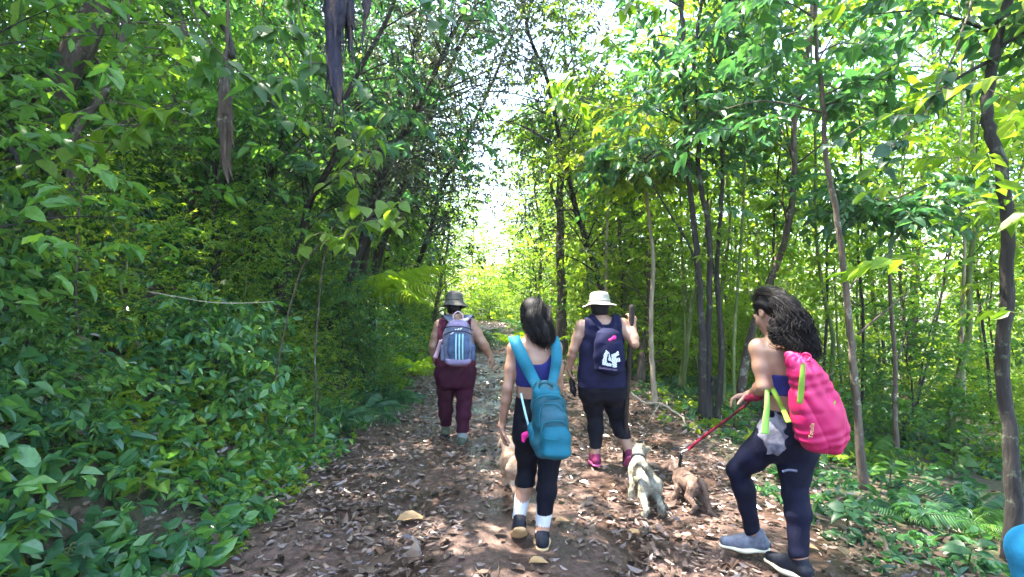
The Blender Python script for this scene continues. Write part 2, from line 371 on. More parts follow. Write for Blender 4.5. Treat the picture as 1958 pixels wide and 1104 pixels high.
def tree_variant(seed, height, z0, rad, nclump, per, nl, lsize, leafm, barkm, r0=0.05, wob=0.25, clump_r=0.35, spl=0.42, droop=0.3, lean=(0, 0), wid=0.42, top_r=0.35):
    rng = np.random.default_rng(seed)
    zs = np.linspace(0, height, 12)
    wx = np.cumsum(rng.normal(size=12)) * wob * .28; wy = np.cumsum(rng.normal(size=12)) * wob * .28
    wx -= wx[0]; wy -= wy[0]
    stem = np.stack([wx + lean[0] * zs / height, wy + lean[1] * zs / height, zs], -1)
    mb = MB(); sm = catmull(stem, 3)
    rr = r0 * (1.25 * np.exp(-np.linspace(0, 1, len(sm)) * 14) * .5 + 1 - .78 * np.linspace(0, 1, len(sm)))
    mb.tube(sm, rr, 9, rng, 0.12)
    cl = []
    for k in range(nclump):
        f = (k + rng.random()) / nclump; z = z0 + (height * 1.02 - z0) * f
        prof = math.sin(math.pi * min(1, .12 + f * .80)) ** .7 * (1 - top_r * f * f)
        a = k * 2.399 + rng.normal() * .4; r = rad * prof * (0.35 + .75 * rng.random())
        c = np.array([np.interp(z, stem[:, 2], stem[:, 0]), np.interp(z, stem[:, 2], stem[:, 1]), z])
        e = c + np.array([math.cos(a) * r, math.sin(a) * r, rng.normal() * .15])
        zb = max(z0 * .55, z - r * (.35 + .5 * rng.random())); b = np.array([np.interp(zb, stem[:, 2], stem[:, 0]), np.interp(zb, stem[:, 2], stem[:, 1]), zb])
        mid = (b + e) / 2 + np.array([0, 0, .12 * r]) + rng.normal(size=3) * .05
        rl = r0 * .30 * (1 - .5 * f)
        mb.tube(catmull([b, mid, e], 3), np.array([rl, rl * .25]), 5)
        cl.append((e, nrm(e - b)))
    C = np.array([c for c, _ in cl]); D = np.array([d for _, d in cl])
    org = np.repeat(C, per, 0) + rng.normal(size=(nclump * per, 3)) * clump_r * np.array([1, 1, .75])
    dd = nrm(np.repeat(D, per, 0) * .5 + rng.normal(size=org.shape) * np.array([.7, .7, .25]) + np.array([0, 0, .05]))
    ln = spl * (0.6 + .8 * rng.random(len(org)))
    V, Q, T = sprays(org - dd * ln[:, None] * .4, dd, ln, nl, lsize, rng, wid, droop)
    sv, sq = stem_strips(org - dd * ln[:, None] * .4, dd, ln, rng, 0.0028 * lsize / .1, droop)
    mb.add(sv, sq)
    return mb.mesh('trunk_mesh', barkm), leafmesh_from([(V, Q, T)], 'crown_mesh', leafm)

VAR = {}
VAR['sapA'] = tree_variant(11, 7.5, 1.4, 1.15, 26, 11, 8, .115, M['leaf_mid'], M['bark'], .045)
VAR['sapB'] = tree_variant(12, 8.5, 2.2, 1.3, 26, 12, 8, .125, M['leaf_lime'], M['bark_green'], .038)
VAR['sapC'] = tree_variant(13, 6.5, 0.8, 1.0, 24, 10, 8, .10, M['leaf_mid'], M['bark_dark'], .03, wob=.4)
VAR['sapD'] = tree_variant(14, 9.0, 3.0, 1.5, 28, 12, 8, .14, M['leaf_teal'], M['bark'], .055)
VAR['sapE'] = tree_variant(15, 5.0, 0.5, 0.8, 22, 9, 8, .10, M['leaf_lime'], M['bark_green'], .022, wob=.35)
VAR['bankA'] = tree_variant(21, 6.0, 0.8, 1.5, 30, 11, 8, .14, M['leaf_fresh'], M['bark'], .05, lean=(.8, 0), droop=.45)
VAR['bankB'] = tree_variant(22, 7.0, 1.6, 1.8, 32, 11, 8, .15, M['leaf_teal'], M['bark_dark'], .06, lean=(1.2, 0), droop=.45)
VAR['bankC'] = tree_variant(23, 4.0, 0.3, 1.2, 26, 10, 9, .11, M['leaf_fresh'], M['bark_dark'], .035, lean=(.6, 0), droop=.4)
VAR['bigA'] = tree_variant(31, 14, 5.0, 3.2, 60, 14, 8, .15, M['leaf_mid'], M['bark'], .14, wob=.5, clump_r=.55, spl=.6)
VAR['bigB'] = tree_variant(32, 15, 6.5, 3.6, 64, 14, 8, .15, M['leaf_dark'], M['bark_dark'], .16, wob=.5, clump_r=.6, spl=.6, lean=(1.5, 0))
VAR['bigC'] = tree_variant(33, 12, 3.0, 2.6, 56, 14, 8, .15, M['leaf_lime'], M['bark'], .12, wob=.5, clump_r=.5, spl=.6)
VAR['bushA'] = tree_variant(41, 2.6, 0.1, 1.3, 30, 12, 9, .11, M['leaf_mid'], M['bark_dark'], .03, clump_r=.3)
VAR['bushB'] = tree_variant(42, 2.0, 0.05, 1.2, 28, 12, 9, .10, M['leaf_lime'], M['bark_green'], .025, clump_r=.3)
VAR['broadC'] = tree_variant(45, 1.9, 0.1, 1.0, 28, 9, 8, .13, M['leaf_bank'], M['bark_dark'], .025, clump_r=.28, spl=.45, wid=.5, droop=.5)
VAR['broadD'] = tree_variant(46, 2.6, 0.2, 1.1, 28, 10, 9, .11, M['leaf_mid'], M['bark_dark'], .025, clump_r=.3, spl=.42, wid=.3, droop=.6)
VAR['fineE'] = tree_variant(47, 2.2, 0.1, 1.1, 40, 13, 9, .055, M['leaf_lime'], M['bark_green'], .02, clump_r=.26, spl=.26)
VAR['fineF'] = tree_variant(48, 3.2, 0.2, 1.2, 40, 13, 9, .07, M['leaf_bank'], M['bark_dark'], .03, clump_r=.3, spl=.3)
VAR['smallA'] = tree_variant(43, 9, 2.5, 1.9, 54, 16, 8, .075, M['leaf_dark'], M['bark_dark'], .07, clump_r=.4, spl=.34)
VAR['smallB'] = tree_variant(44, 7, 0.6, 1.6, 60, 15, 9, .075, M['leaf_lime'], M['bark'], .06, clump_r=.35, spl=.34)

def place(var, x, y, s, rz, label, group, name='tree', zoff=-.05, tilt=(0, 0), z=None):
    t = empty(name, (x, y, (float(gz(x, y)) if z is None else z) + zoff), label, 'shrub' if 'bush' in name or 'shrub' in name else 'tree', group)
    t.rotation_euler = (tilt[0], tilt[1], rz); t.scale = (s, s, s)
    tm, cm = VAR[var]
    obj_me('trunk', tm, t); obj_me('crown', cm, t); return t

rg = np.random.default_rng(5)
# --- right forest: saplings
RIGHT = []
def far_enough(x, y, lst, d): return all((x - a) ** 2 + (y - b) ** 2 > d * d for a, b in lst)
tries = 0
while len(RIGHT) < 84 and tries < 6000:
    tries += 1
    y = 2.2 + 25 * rg.random() ** 1.15; x0 = float(path_c(y) + path_hw(y)); x = x0 + .55 + (18 + .3 * y) * rg.random() ** 1.25
    px = CX + x / y * 1000
    if px > 2500 or (y < 5.2 and px < 2050) or (y < 7.5 and px < 1330): continue
    if not far_enough(x, y, RIGHT, .75 + .02 * y): continue
    RIGHT.append((x, y))
x0_ = lambda y: float(path_c(y) + path_hw(y))
LABR = {'sapA': 'slender mid green tree with brown bark, %s, right of path', 'sapB': 'slender tree with yellow green crown, %s, right of path', 'sapC': 'short crooked dark stemmed tree, %s, right of path', 'sapD': 'tall blue green young tree, %s, right of path', 'sapE': 'low thin tree leafy to the ground, %s, right of path'}
for k, (x, y) in enumerate(RIGHT):
    v = ['sapA', 'sapB', 'sapC', 'sapE', 'sapB', 'sapB', 'sapE'][int(rg.integers(7))]
    if y < 8 and v in ('sapC', 'sapE'): v = 'sapB'
    place(v, x, y, .8 + .45 * rg.random(), rg.random() * 6.28, LABR[v] % ('near the path' if x - x0_(y) < 4 else 'deeper in the stand') , 'slender young trees right of the path', 'tree', tilt=(rg.normal() * .05, rg.normal() * .06))
# --- bare thin poles among them
pole_rng = np.random.default_rng(8); POLES = []
for k in range(3):
    mb = MB(); h = [6, 5, 7][k]; pts = np.stack([np.cumsum(pole_rng.normal(size=8) * .05), np.cumsum(pole_rng.normal(size=8) * .05), np.linspace(0, h, 8)], -1)
    pts -= pts[0]; mb.tube(catmull(pts, 3), np.array([.022, .008]), 6, pole_rng, .1)
    for q in range(7):
        i = pole_rng.integers(2, 7); a = pole_rng.random() * 6.28; e = pts[i] + np.array([math.cos(a) * .5, math.sin(a) * .5, .5]); mb.tube(catmull([pts[i], (pts[i] + e) / 2 + [0, 0, -.05], e], 2), np.array([.006, .002]), 4)
    org = pts[pole_rng.integers(3, 8, 34)] + pole_rng.normal(size=(34, 3)) * .28; dd = nrm(pole_rng.normal(size=(34, 3)) * [1, 1, .3])
    V, Q, T = sprays(org, dd, np.full(34, .3), 7, .10, pole_rng)
    POLES.append((mb, leafmesh_from([(V, Q, T)], 'pole_leaves', M['leaf_lime' if k else 'leaf_mid'])))
PM = {}
for k, (mb, lv) in enumerate(POLES):
    for mn in ('bark_green', 'bark_pale', 'bark_dark'): PM[(k, mn)] = mb.mesh('pole_stem', M[mn])
npole = 0; tries = 0; PL = []
while npole < 78 and tries < 4000:
    tries += 1
    y = 6.0 + 14 * pole_rng.random(); x = float(path_c(y) + path_hw(y)) + .5 + 9 * pole_rng.random(); px = CX + x / y * 1000
    if px > 2000 or not far_enough(x, y, PL, .28): continue
    if y < 7 and px < 1300: continue
    PL.append((x, y)); k = int(pole_rng.integers(3)); mn = ['bark_green', 'bark_green', 'bark_dark', 'bark_pale'][int(pole_rng.integers(4))]
    lab = {'bark_green': 'thin green stemmed sapling in the thicket right of the path', 'bark_dark': 'thin dark stemmed sapling in the thicket right of the path', 'bark_pale': 'thin pale stemmed sapling in the thicket right of the path'}[mn]
    t = empty('sapling', (x, y, float(gz(x, y)) - .03), lab, 'sapling', lab.split(' in the')[0] + 's in the right thicket')
    t.rotation_euler = (pole_rng.normal() * .10, pole_rng.normal() * .10, pole_rng.random() * 6.28)
    obj_me('trunk', PM[(k, mn)], t); obj_me('crown', POLES[k][1], t); npole += 1
# --- bushes right
BL = []; n = 0
while n < 46:
    y = 6 + 20 * rg.random(); x = float(path_c(y) + path_hw(y)) + 1.2 + 9 * rg.random()
    if not far_enough(x, y, BL, .95): continue
    BL.append((x, y)); n += 1
    place('bushA' if n % 2 and y < 12 else 'bushB', x, y, (.55 + .75 * rg.random() ** 1.5) * min(1, y / 9), rg.random() * 6.28, ('mid green' if n % 2 and y < 12 else 'yellow green') + ' low bush between the right saplings, ' + ('nearer part' if y < 13 else 'farther part'), 'bushes between the right saplings', 'bush')
# --- far wall of trees right and ahead
for k in range(9):
    a = R(-4 + 62 * (k + .5) / 9 + rg.normal() * .8); d = 25 + 13 * rg.random(); x, y = math.sin(a) * d, math.cos(a) * d
    if abs(x - float(path_c(y))) < 3.2: x += 5
    place(['bigA', 'bigC', 'smallB', 'bigC'][k % 4], x, y, .75 + .35 * rg.random(), rg.random() * 6.28, 'tall sunlit tree far back in the forest right of the path', 'far trees right of the path')
# --- corridor end
for (x, y, v, s) in [(-3.6, 28, 'smallB', .95), (-1.2, 31, 'bushB', 1.6), (.9, 28, 'smallB', .85), (-2.4, 35, 'smallB', 1.15), (-.4, 38, 'smallB', 1.2), (-4.8, 33, 'smallB', 1.1), (1.6, 33, 'smallB', 1.05), (-2.6, 33, 'smallB', .75), (-.2, 36, 'bushB', 1.8), (-1.8, 39, 'smallB', .9), (-4.0, 37, 'bigC', .62), (.8, 31, 'smallB', .62), (-3.3, 29, 'bushB', 1.3), (1.9, 27, 'smallB', .8), (-6.0, 41, 'smallB', 1.1), (.6, 42, 'smallB', 1.0), (-2.2, 45, 'bigC', .62), (3.0, 34, 'bigC', .7), (-.9, 33.5, 'bushA', 1.1), (-2.0, 31.5, 'bushB', .9)]:
    place(v, x, y, s, rg.random() * 6.28, 'light green tree where the path disappears ahead', 'light green trees at the far end of the path')
# --- left bank trees
LB = []
tries = 0; n = 0
while n < 62 and tries < 6000:
    tries += 1
    y = 2.6 + 24 * rg.random() ** 1.35; x = float(path_c(y) - path_hw(y)) - 1.0 - 6.5 * rg.random() ** .9
    if not far_enough(x, y, LB, .9): continue
    if y < 4.5 and x > -3.4: continue
    LB.append((x, y)); n += 1
    v = ['bankA', 'bankB', 'bankC', 'bankA', 'sapC'][int(rg.integers(5))]
    if y < 7 and x > -4: v = 'bankC'
    place(v, x, y, .75 + .4 * rg.random(), rg.normal() * .7, {'bankA': 'mid green brown barked tree', 'bankB': 'blue green dark barked tree', 'bankC': 'short dark stemmed young tree', 'sapC': 'crooked thin young tree'}[v] + (' near the front' if y < 8 else ' further along') + ' on the steep left bank', 'young trees on the left bank', tilt=(0, rg.random() * .2))
for k in range(24):
    y = 9 + 26 * (k + .5) / 24 + rg.normal() * .4; x = float(path_c(y) - path_hw(y)) - 1.6 - 5 * rg.random()
    place('smallB' if k % 3 else 'bushB', x, y, .7 + .35 * rg.random(), rg.random() * 6.28, ('small leaved light green tree' if k % 3 else 'round light green bush') + ' left of the path, ' + ('past the grey hat' if y > 18 else 'level with the tree fern'), 'small leaved trees left of the path')
BB = []; n = 0; tries = 0
while n < 62 and tries < 5000:
    tries += 1
    y = 2.3 + 17 * rg.random() ** 1.3; d = .75 + 5 * rg.random(); x = float(path_c(y) - path_hw(y)) - d
    if not far_enough(x, y, BB, .8) or (y < 3.0 and d < 1.6): continue
    BB.append((x, y)); n += 1; v = ['broadC', 'broadD', 'fineE', 'fineF', 'broadC', 'broadD'][int(rg.integers(6))]; s = (.45 + .5 * rg.random()) * (1 if d > 1.5 else .7) * min(1, .45 + y / 8)
    lab = {'broadC': 'broad leaved dark bush growing on the steep left bank', 'broadD': 'bush with long narrow drooping leaves on the left bank', 'fineE': 'fine leaved yellow green bush on the left bank', 'fineF': 'small leaved dark green bush on the left bank'}[v]
    place(v, x, y, s, rg.random() * 6.28, lab, lab.split(' on the')[0].split(' growing')[0].replace('bush', 'bushes') + ' of the left bank', 'bush', tilt=(0, .25))
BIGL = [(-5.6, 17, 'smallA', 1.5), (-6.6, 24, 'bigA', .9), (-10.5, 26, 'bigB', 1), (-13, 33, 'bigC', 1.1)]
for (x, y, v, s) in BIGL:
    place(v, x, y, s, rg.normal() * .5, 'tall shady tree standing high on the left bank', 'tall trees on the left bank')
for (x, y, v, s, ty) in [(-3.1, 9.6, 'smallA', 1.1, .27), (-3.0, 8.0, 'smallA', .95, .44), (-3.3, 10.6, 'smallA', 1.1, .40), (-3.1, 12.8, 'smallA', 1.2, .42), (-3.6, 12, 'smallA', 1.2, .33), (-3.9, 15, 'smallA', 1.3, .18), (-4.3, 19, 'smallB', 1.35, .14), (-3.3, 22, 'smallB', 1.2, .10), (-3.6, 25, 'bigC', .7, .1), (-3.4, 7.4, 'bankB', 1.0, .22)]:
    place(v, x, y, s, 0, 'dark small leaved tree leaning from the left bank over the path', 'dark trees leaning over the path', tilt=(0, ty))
for (x, y, v, s, ty) in [(2.75, 8.6, 'sapB', 1.05, -.24), (2.7, 11.2, 'sapB', 1.15, -.22), (2.4, 14.2, 'sapB', 1.3, -.30), (2.35, 9.6, 'smallB', 1.0, -.40), (2.1, 16, 'smallB', 1.3, -.30), (2.5, 12.3, 'smallA', 1.15, -.38), (1.0, 18, 'smallB', 1.15, -.06), (1.5, 21, 'bigC', .75, -.1), (.9, 23.5, 'smallB', 1.1, -.12), (3.3, 7.6, 'sapD', 1.0, -.12)]:
    place(v, x, y, s, 1 + y, {'smallA': 'dark small leaved tree', 'smallB': 'small leaved light green tree', 'bigC': 'broad crowned light tree', 'sapD': 'blue green slender tree'}.get(v, 'slender tree with yellow green crown') + ' leaning over the right path edge', 'trees leaning over the path from the right', tilt=(0, ty))
for (x, y, v, s, ty) in [(-4.9, 2.6, 'bigA', .9, .34), (-4.9, 5.2, 'bigA', .9, .34), (-4.6, 7.6, 'bigA', .85, .34), (-5.2, -1.2, 'bigA', .9, .30)]:  # trees added to shade the path, crowns above the view
    place(v, x, y, s, 1 + y, 'tall added shade tree on the left bank, crown high over the path', 'added shade crowns leaning over the path', tilt=(0, ty))
# canopy over the path and right side
for (x, y, v, s, rz) in [(9, 9, 'bigA', .95, 4), (11.5, 15, 'bigA', 1, 0), (4.2, 24, 'bigC', .8, 2), (13, 7, 'bigA', 1, 3), (3.2, 15.5, 'smallB', 1.05, 3)]:
    place(v, x, y, s, rz, {'bigA': 'tall green broad crowned tree', 'bigC': 'tall yellow green broad crowned tree', 'smallB': 'tall small leaved light tree'}[v] + ' above the right saplings, ' + ('beyond' if y > 12 else 'beside') + ' the walkers', 'tall trees on the right')

# ------------------------------------------------------------------ traced trees
def pxpath(lst, Y, jit=0): return [P(a, b, Y if np.ndim(Y) == 0 else Y[k]) for k, (a, b) in enumerate(lst)]
def grounded(p, sink=.06):
    q = np.array(p, float); q[2] = float(gz(q[0], q[1])) - sink; return q

def traced_tree(name, base_px, Y, stems, label, bark, leafm, lsize, seed, nspray, spread, zmin, group=None, cat='tree', bend=0.04):
    """stems: list of (pixel polyline, r0, r1); first one starts at the ground"""
    rng = np.random.default_rng(seed)
    b = P(base_px[0], base_px[1], Y); b[2] = float(gz(b[0], b[1]))
    t = empty(name, b, label, cat, group)
    pts_all = []
    for k, (poly, r0, r1) in enumerate(stems):
        pts = pxpath(poly, Y); pts = [p + np.array([0, rng.normal() * bend * (i > 0), 0]) for i, p in enumerate(pts)]
        if poly[0][1] >= base_px[1] - 20: pts[0] = grounded(pts[0])
        mb = MB(); path = catmull(pts, 7); n = len(path); s = np.linspace(0, 1, n)
        path = path + rng.normal(size=path.shape) * r0 * .10
        rr = r0 + (r1 - r0) * s
        if k == 0 or poly[0][1] >= base_px[1] - 20: rr = rr * (1 + .55 * np.exp(-s * 16))
        mb.tube(path, rr, 14, rng, .10)
        mb.build('trunk' if r0 > .03 else 'branch', bark, t)
        pts_all.append((path, r0))
    # leafy limbs from upper parts
    org = []; dd = []; lm = MB()
    for path, r0 in pts_all:
        cand = path[path[:, 2] > zmin]
        if not len(cand): continue
        for _ in range(max(3, int(nspray / 9 / len(pts_all)))):
            p = cand[rng.integers(len(cand))]; a = rng.random() * 6.28; r = spread * (.35 + .75 * rng.random())
            e = p + np.array([math.cos(a) * r, math.sin(a) * r * .9, .25 * r + rng.normal() * .2 * r]); mid = (p + e) / 2 + [0, 0, .12 * r]
            lm.tube(catmull([p, mid, e], 4), np.array([r0 * .22 + .004, .003]), 5)
            dirv = nrm(e - p)
            for q in range(9):
                f = .35 + .7 * rng.random(); o = p + (e - p) * f + rng.normal(size=3) * .14 * r; org.append(o); dd.append(dirv * .5 + rng.normal(size=3) * [.7, .7, .3])
    if org:
        org = np.array(org); dd = nrm(np.array(dd)); ln = .30 * (0.7 + .8 * rng.random(len(org))) * (lsize / .11)
        sv, sq = stem_strips(org, dd, ln, rng, .003); lm.add(sv, sq)
        lm.build('limb', bark, t)
        V, Q, T = sprays(org, dd, ln, 8, lsize, rng, .45, .3)
        obj('crown', V, [Q], leafm, t, smooth=False)
    return t

traced_tree('tree', (1348, 806), 6.55, [
    ([(1346, 806), (1341, 640), (1333, 480), (1320, 330), (1310, 180), (1302, 40), (1290, -120), (1280, -260)], .044, .018),
    ([(1354, 806), (1356, 640), (1350, 450), (1336, 330), (1338, 240), (1326, 120), (1344, -20), (1350, -200)], .038, .017),
    ([(1370, 800), (1372, 660), (1374, 520), (1382, 340), (1377, 240), (1390, 100), (1400, -60)], .032, .013),
    ([(1336, 522), (1318, 470), (1278, 410), (1248, 345), (1228, 300)], .018, .007),
    ([(1357, 806), (1361, 760), (1363, 720)], .038, .025)],
    'dark tree with three close stems rising from one foot beside the path', M['bark_dark'], M['leaf_teal'], .14, 51, 420, 1.1, 3.2)
traced_tree('tree', (1652, 925), 4.5, [
    ([(1652, 925), (1640, 780), (1626, 640), (1611, 500), (1600, 400), (1583, 300), (1575, 200), (1560, 60), (1556, -120)], .030, .014),
    ([(1618, 560), (1660, 520), (1720, 470)], .009, .004), ([(1640, 640), (1690, 600), (1740, 560)], .010, .004)],
    'slim brown trunk tree standing right behind the person with the pink bag', M['bark'], M['leaf_teal'], .13, 52, 300, .9, 3.0)
traced_tree('tree', (1932, 1070), 3.4, [
    ([(1932, 1070), (1930, 900), (1925, 700), (1918, 500), (1904, 330), (1895, 230), (1912, 110), (1945, -10), (1970, -120)], .043, .028),
    ([(1910, 108), (1870, 128), (1830, 150), (1770, 190)], .014, .006)],
    'dark thick trunk tree at the far right, its branch reaching left', M['bark_dark'], M['leaf_teal'], .13, 53, 150, .8, 3.2)
traced_tree('tree', (1073, 672), 13.5, [
    ([(1073, 672), (1074, 560), (1071, 440), (1072, 320), (1078, 240), (1082, 120)], .125, .06),
    ([(1072, 420), (1055, 360), (1050, 300), (1054, 230)], .05, .02), ([(1074, 340), (1100, 300), (1120, 262)], .04, .015)],
    'brown trunk tree behind the person in teal backpack, ridged bark catching light', M['bark'], M['leaf_mid'], .16, 54, 380, 1.8, 5.0)
traced_tree('tree', (1573, 700), 8.5, [([(1570, 720), (1573, 590), (1580, 500), (1590, 420), (1596, 330)], .022, .010), ([(1580, 510), (1620, 470), (1660, 450)], .008, .004)],
    'thin dark upright stem right of the curly dark ponytail', M['bark_dark'], M['leaf_lime'], .13, 55, 150, .8, 3.0)
traced_tree('tree', (1252, 795), 7.4, [([(1252, 795), (1250, 740), (1249, 690), (1246, 600), (1250, 500), (1241, 400), (1236, 330), (1240, 200)], .040, .014)],
    'pale trunk sapling beside the walking stick, its foot in full light', M['bark_pale'], M['leaf_lime'], .12, 56, 200, .9, 3.0)
traced_tree('tree', (1722, 900), 5.6, [([(1718, 905), (1714, 800), (1720, 700), (1712, 600), (1702, 500), (1716, 380)], .028, .012), ([(1716, 690), (1740, 640), (1770, 600)], .009, .004)],
    'grey stemmed small tree in the shade right of the pink bag', M['bark'], M['leaf_teal'], .13, 57, 200, .8, 2.4)
traced_tree('tree', (1160, 640), 10.5, [([(1165, 720), (1160, 600), (1157, 500), (1162, 380), (1156, 300)], .035, .016), ([(1160, 500), (1178, 460), (1200, 440)], .012, .005)],
    'pale stemmed tree rising behind the white sun hat', M['bark_pale'], M['leaf_lime'], .15, 58, 220, 1.1, 4.0)
# left bank trunks
traced_tree('tree', (664, 650), 9.5, [([(658, 655), (664, 590), (680, 500), (700, 430), (722, 350), (742, 270), (750, 180)], .050, .03), ([(650, 600), (665, 540), (700, 470)], .03, .015)],
    'dark leaning trunk tree on the left bank behind the tree fern', M['bark_dark'], M['leaf_teal'], .12, 61, 260, 1.2, 3.2)
traced_tree('tree', (708, 655), 11.0, [([(704, 655), (706, 612), (712, 560), (716, 520), (730, 470), (735, 380)], .045, .025)],
    'short upright dark trunk tree next to the tree fern', M['bark_dark'], M['leaf_mid'], .12, 62, 180, 1.1, 2.8)
traced_tree('tree', (195, 400), 6.8, [([(205, 330), (199, 200), (196, 120), (190, 10), (188, -80)], .035, .02)],
    'small pale trunk tree half hidden high on the left bank', M['bark_pale'], M['leaf_mid'], .12, 63, 120, .8, 4.5)
def bough(name, pts, r, label, mat, seed, cat='branch', sides=9):
    rng = np.random.default_rng(seed); mb = MB(); path = catmull(pts, 8); path += rng.normal(size=path.shape) * r[0] * .15
    mb.tube(path, np.array(r), sides, rng, .15); c = np.array(pts[0])
    o = empty(name, c, label, cat); mb.build('stem', mat, o); return o
bough('fallen_branch', [P(-20, 230, 4.6), P(30, 300, 4.5), P(60, 360, 4.4), P(95, 412, 4.3), P(100, 470, 4.35)], [.022, .012], 'bare dark dead branch slanting down through the leaves at the upper left', M['bark_dark'], 3)
fb = bough('fallen_branch', [P(1206, 752, 6.4), P(1232, 770, 6.3), P(1262, 772, 6.2), P(1290, 788, 6.15), P(1308, 800, 6.1)], [.016, .011], 'pale barkless fallen branch lying on plants beside the path', M['bark_pale'], 4)
mb = MB()
mb.tube([P(1306, 798, 6.1), P(1312, 822, 6.08), grounded(P(1310, 850, 6.05))], np.array([.012, .008]), 7)
mb.tube([P(1262, 773, 6.2), P(1248, 792, 6.1), P(1238, 812, 6.05)], np.array([.008, .004]), 6)
mb.build('twig', M['bark_pale'], fb)

# ------------------------------------------------------------------ hanging dead wood, upper left
def hanging(name, spec, Y, label, mat, seed, cat, flakes=26):
    rng = np.random.default_rng(seed); pts = [P(a, b, Y) for a, b, _ in spec]; rads = [c / 1000 * Y / 2 for _, _, c in spec]
    path = catmull(pts, 6); rr = np.interp(np.linspace(0, 1, len(path)), np.linspace(0, 1, len(rads)), rads)
    root = empty(name, path[-1], label, cat)
    mb = MB(); V, F, T = tube(path, rr, 18)
    # ragged: ridges running along
    a = np.tile(np.arange(18), len(path)); ridge = rng.normal(size=18) * .18
    cen = np.vstack([np.repeat(path, 18, 0), path[:1], path[-1:]])
    k = np.concatenate([1 + ridge[a] + rng.normal(size=len(a)) * .09, [1, 1]])
    V = cen + (V - cen) * k[:, None]; mb.add(V, F, T); mb.build('core', mat, root)
    fl = MB()
    for q in range(flakes):
        i = rng.integers(2, len(path) - 3); aa = rng.random() * 6.28; rad = rr[i]
        o = path[i] + np.array([math.cos(aa), math.sin(aa), 0]) * rad * .9; L = .10 + .22 * rng.random()
        fl.add(*band([o, o + np.array([math.cos(aa) * .012, math.sin(aa) * .012, -L * .5]), o + np.array([math.cos(aa) * .03, math.sin(aa) * .03, -L])], [-math.sin(aa), math.cos(aa), 0], np.array([.03, .02, .004]), .004, 3))
    fl.build('bark_flake', mat, root); return root
HY1 = 3.7
h1 = hanging('hanging_dead_wood', [(640, -290, 10), (641, -200, 24), (642, -90, 40), (641, 0, 46), (639, 45, 38), (637, 70, 28), (638, 110, 30), (641, 150, 28), (645, 178, 22), (648, 202, 8)], HY1, 'thick ragged piece of dead wood hanging high left of the path', M['bark_violet'], 71, 'dead wood')
hanging('hanging_dead_wood', [(660, -120, 12), (664, -40, 22), (666, 20, 20), (668, 45, 12), (671, 62, 4)], HY1 + .06, 'short torn strip of bark hanging beside the thick dead wood', M['bark_violet'], 73, 'dead wood', 8)
h2 = hanging('hanging_dead_wood', [(434, -150, 4), (436, 20, 4), (434, 90, 5), (431, 120, 12), (430, 160, 17), (431, 200, 22), (432, 240, 26), (433, 262, 20), (431, 300, 14), (433, 330, 8), (437, 352, 3)], 3.9, 'slim spindle of grey dead root hanging on a thin vine', M['bark'], 72, 'dead wood', 16)
hanging('hanging_leaf', [(703, -60, 3), (703, -20, 12), (702, 8, 16), (701, 28, 10), (701, 38, 2)], 3.5, 'dark blue curled dead leaf dangling at the top left of the path', M['bark_violet'], 74, 'leaf', 3)
bough('branch', [P(-40, -330, 5.4), P(300, -260, 4.2), P(640, -285, 3.7), P(720, -300, 3.6), P(860, -330, 3.5)], [.06, .03], 'long overhanging bough carrying the hanging dead wood', M['bark_dark'], 75)
bough('branch', [P(350, -30, 4.3), P(390, 20, 4.1), P(420, 45, 4.0), P(440, 75, 3.95), P(444, 110, 3.9)], [.012, .02], 'dark drooping twig above the slim hanging root', M['bark_dark'], 76)
bough('vine', [P(286, 558, 3.4), P(340, 568, 3.4), P(400, 578, 3.45), P(460, 580, 3.5), P(524, 577, 3.6)], [.0022, .002], 'thin pale vine stretched level across the left bank', M['bark_pale'], 77, 'vine', 5)
bough('vine', [P(446, -40, 4.2), P(520, 60, 4.1), P(575, 170, 4.0), P(560, 260, 4.1)], [.004, .003], 'thin dark vine drooping between the two hanging pieces of wood', M['bark_dark'], 78, 'vine', 5)

# ------------------------------------------------------------------ bank undergrowth (uncountable) and forest floor plants
def cover(name, label, n_list, leafm, seed, side, lsize, nl=8, kindgeo='6', updir=.7, umax=6.5, thresh=-.35):
    rng = np.random.default_rng(seed); parts = []; stems = []
    for (y0, y1, n, ls) in n_list:
        y = y0 + (y1 - y0) * rng.random(n * 2); d = umax * rng.random(n * 2) ** 1.15
        if side < 0: x = path_c(y) - path_hw(y) - d + .10
        else: x = path_c(y) + path_hw(y) + d - .05
        keep = (vnoise(x * 1.3 + 5, y * 1.3) > thresh - .30 + .6 * rng.random(n * 2) - .25) & ((d > .25) | (rng.random(n * 2) < .35))
        x, y, d = x[keep][:n], y[keep][:n], d[keep][:n]; m = len(x)
        z = gz(x, y); slope = sstep(.2, 1.5, d)
        length = ls * 3.0 * (.6 + .9 * rng.random(m)) * (.55 + .45 * slope)
        dirv = np.stack([-side * -1 * 0 + (-side) * .75 * slope * np.ones(m), np.zeros(m) - .15, np.full(m, updir)], -1) + rng.normal(size=(m, 3)) * .55
        dirv[:, 2] = np.abs(dirv[:, 2]) * .9 + .1
        org = np.stack([x, y, z + .25 * ls * rng.random(m)], -1)
        V, Q, T = sprays(org, nrm(dirv), length, nl, ls, rng, .5, .35)
        parts.append((V, Q, T)); sv, sq = stem_strips(org, nrm(dirv), length, rng, .0025, .35); parts.append((sv, sq, None))
    me = leafmesh_from(parts, name, leafm); o = obj_me(name, me); tag(o, label, 'plants', kind='stuff'); return o
cover('undergrowth', 'dense dark green broadleaf undergrowth covering the steep left bank', [(0.9, 3.5, 2700, .105), (3.5, 8, 3900, .090), (8, 16, 3200, .09), (16, 34, 2400, .13)], M['leaf_bank'], 81, -1, .1)
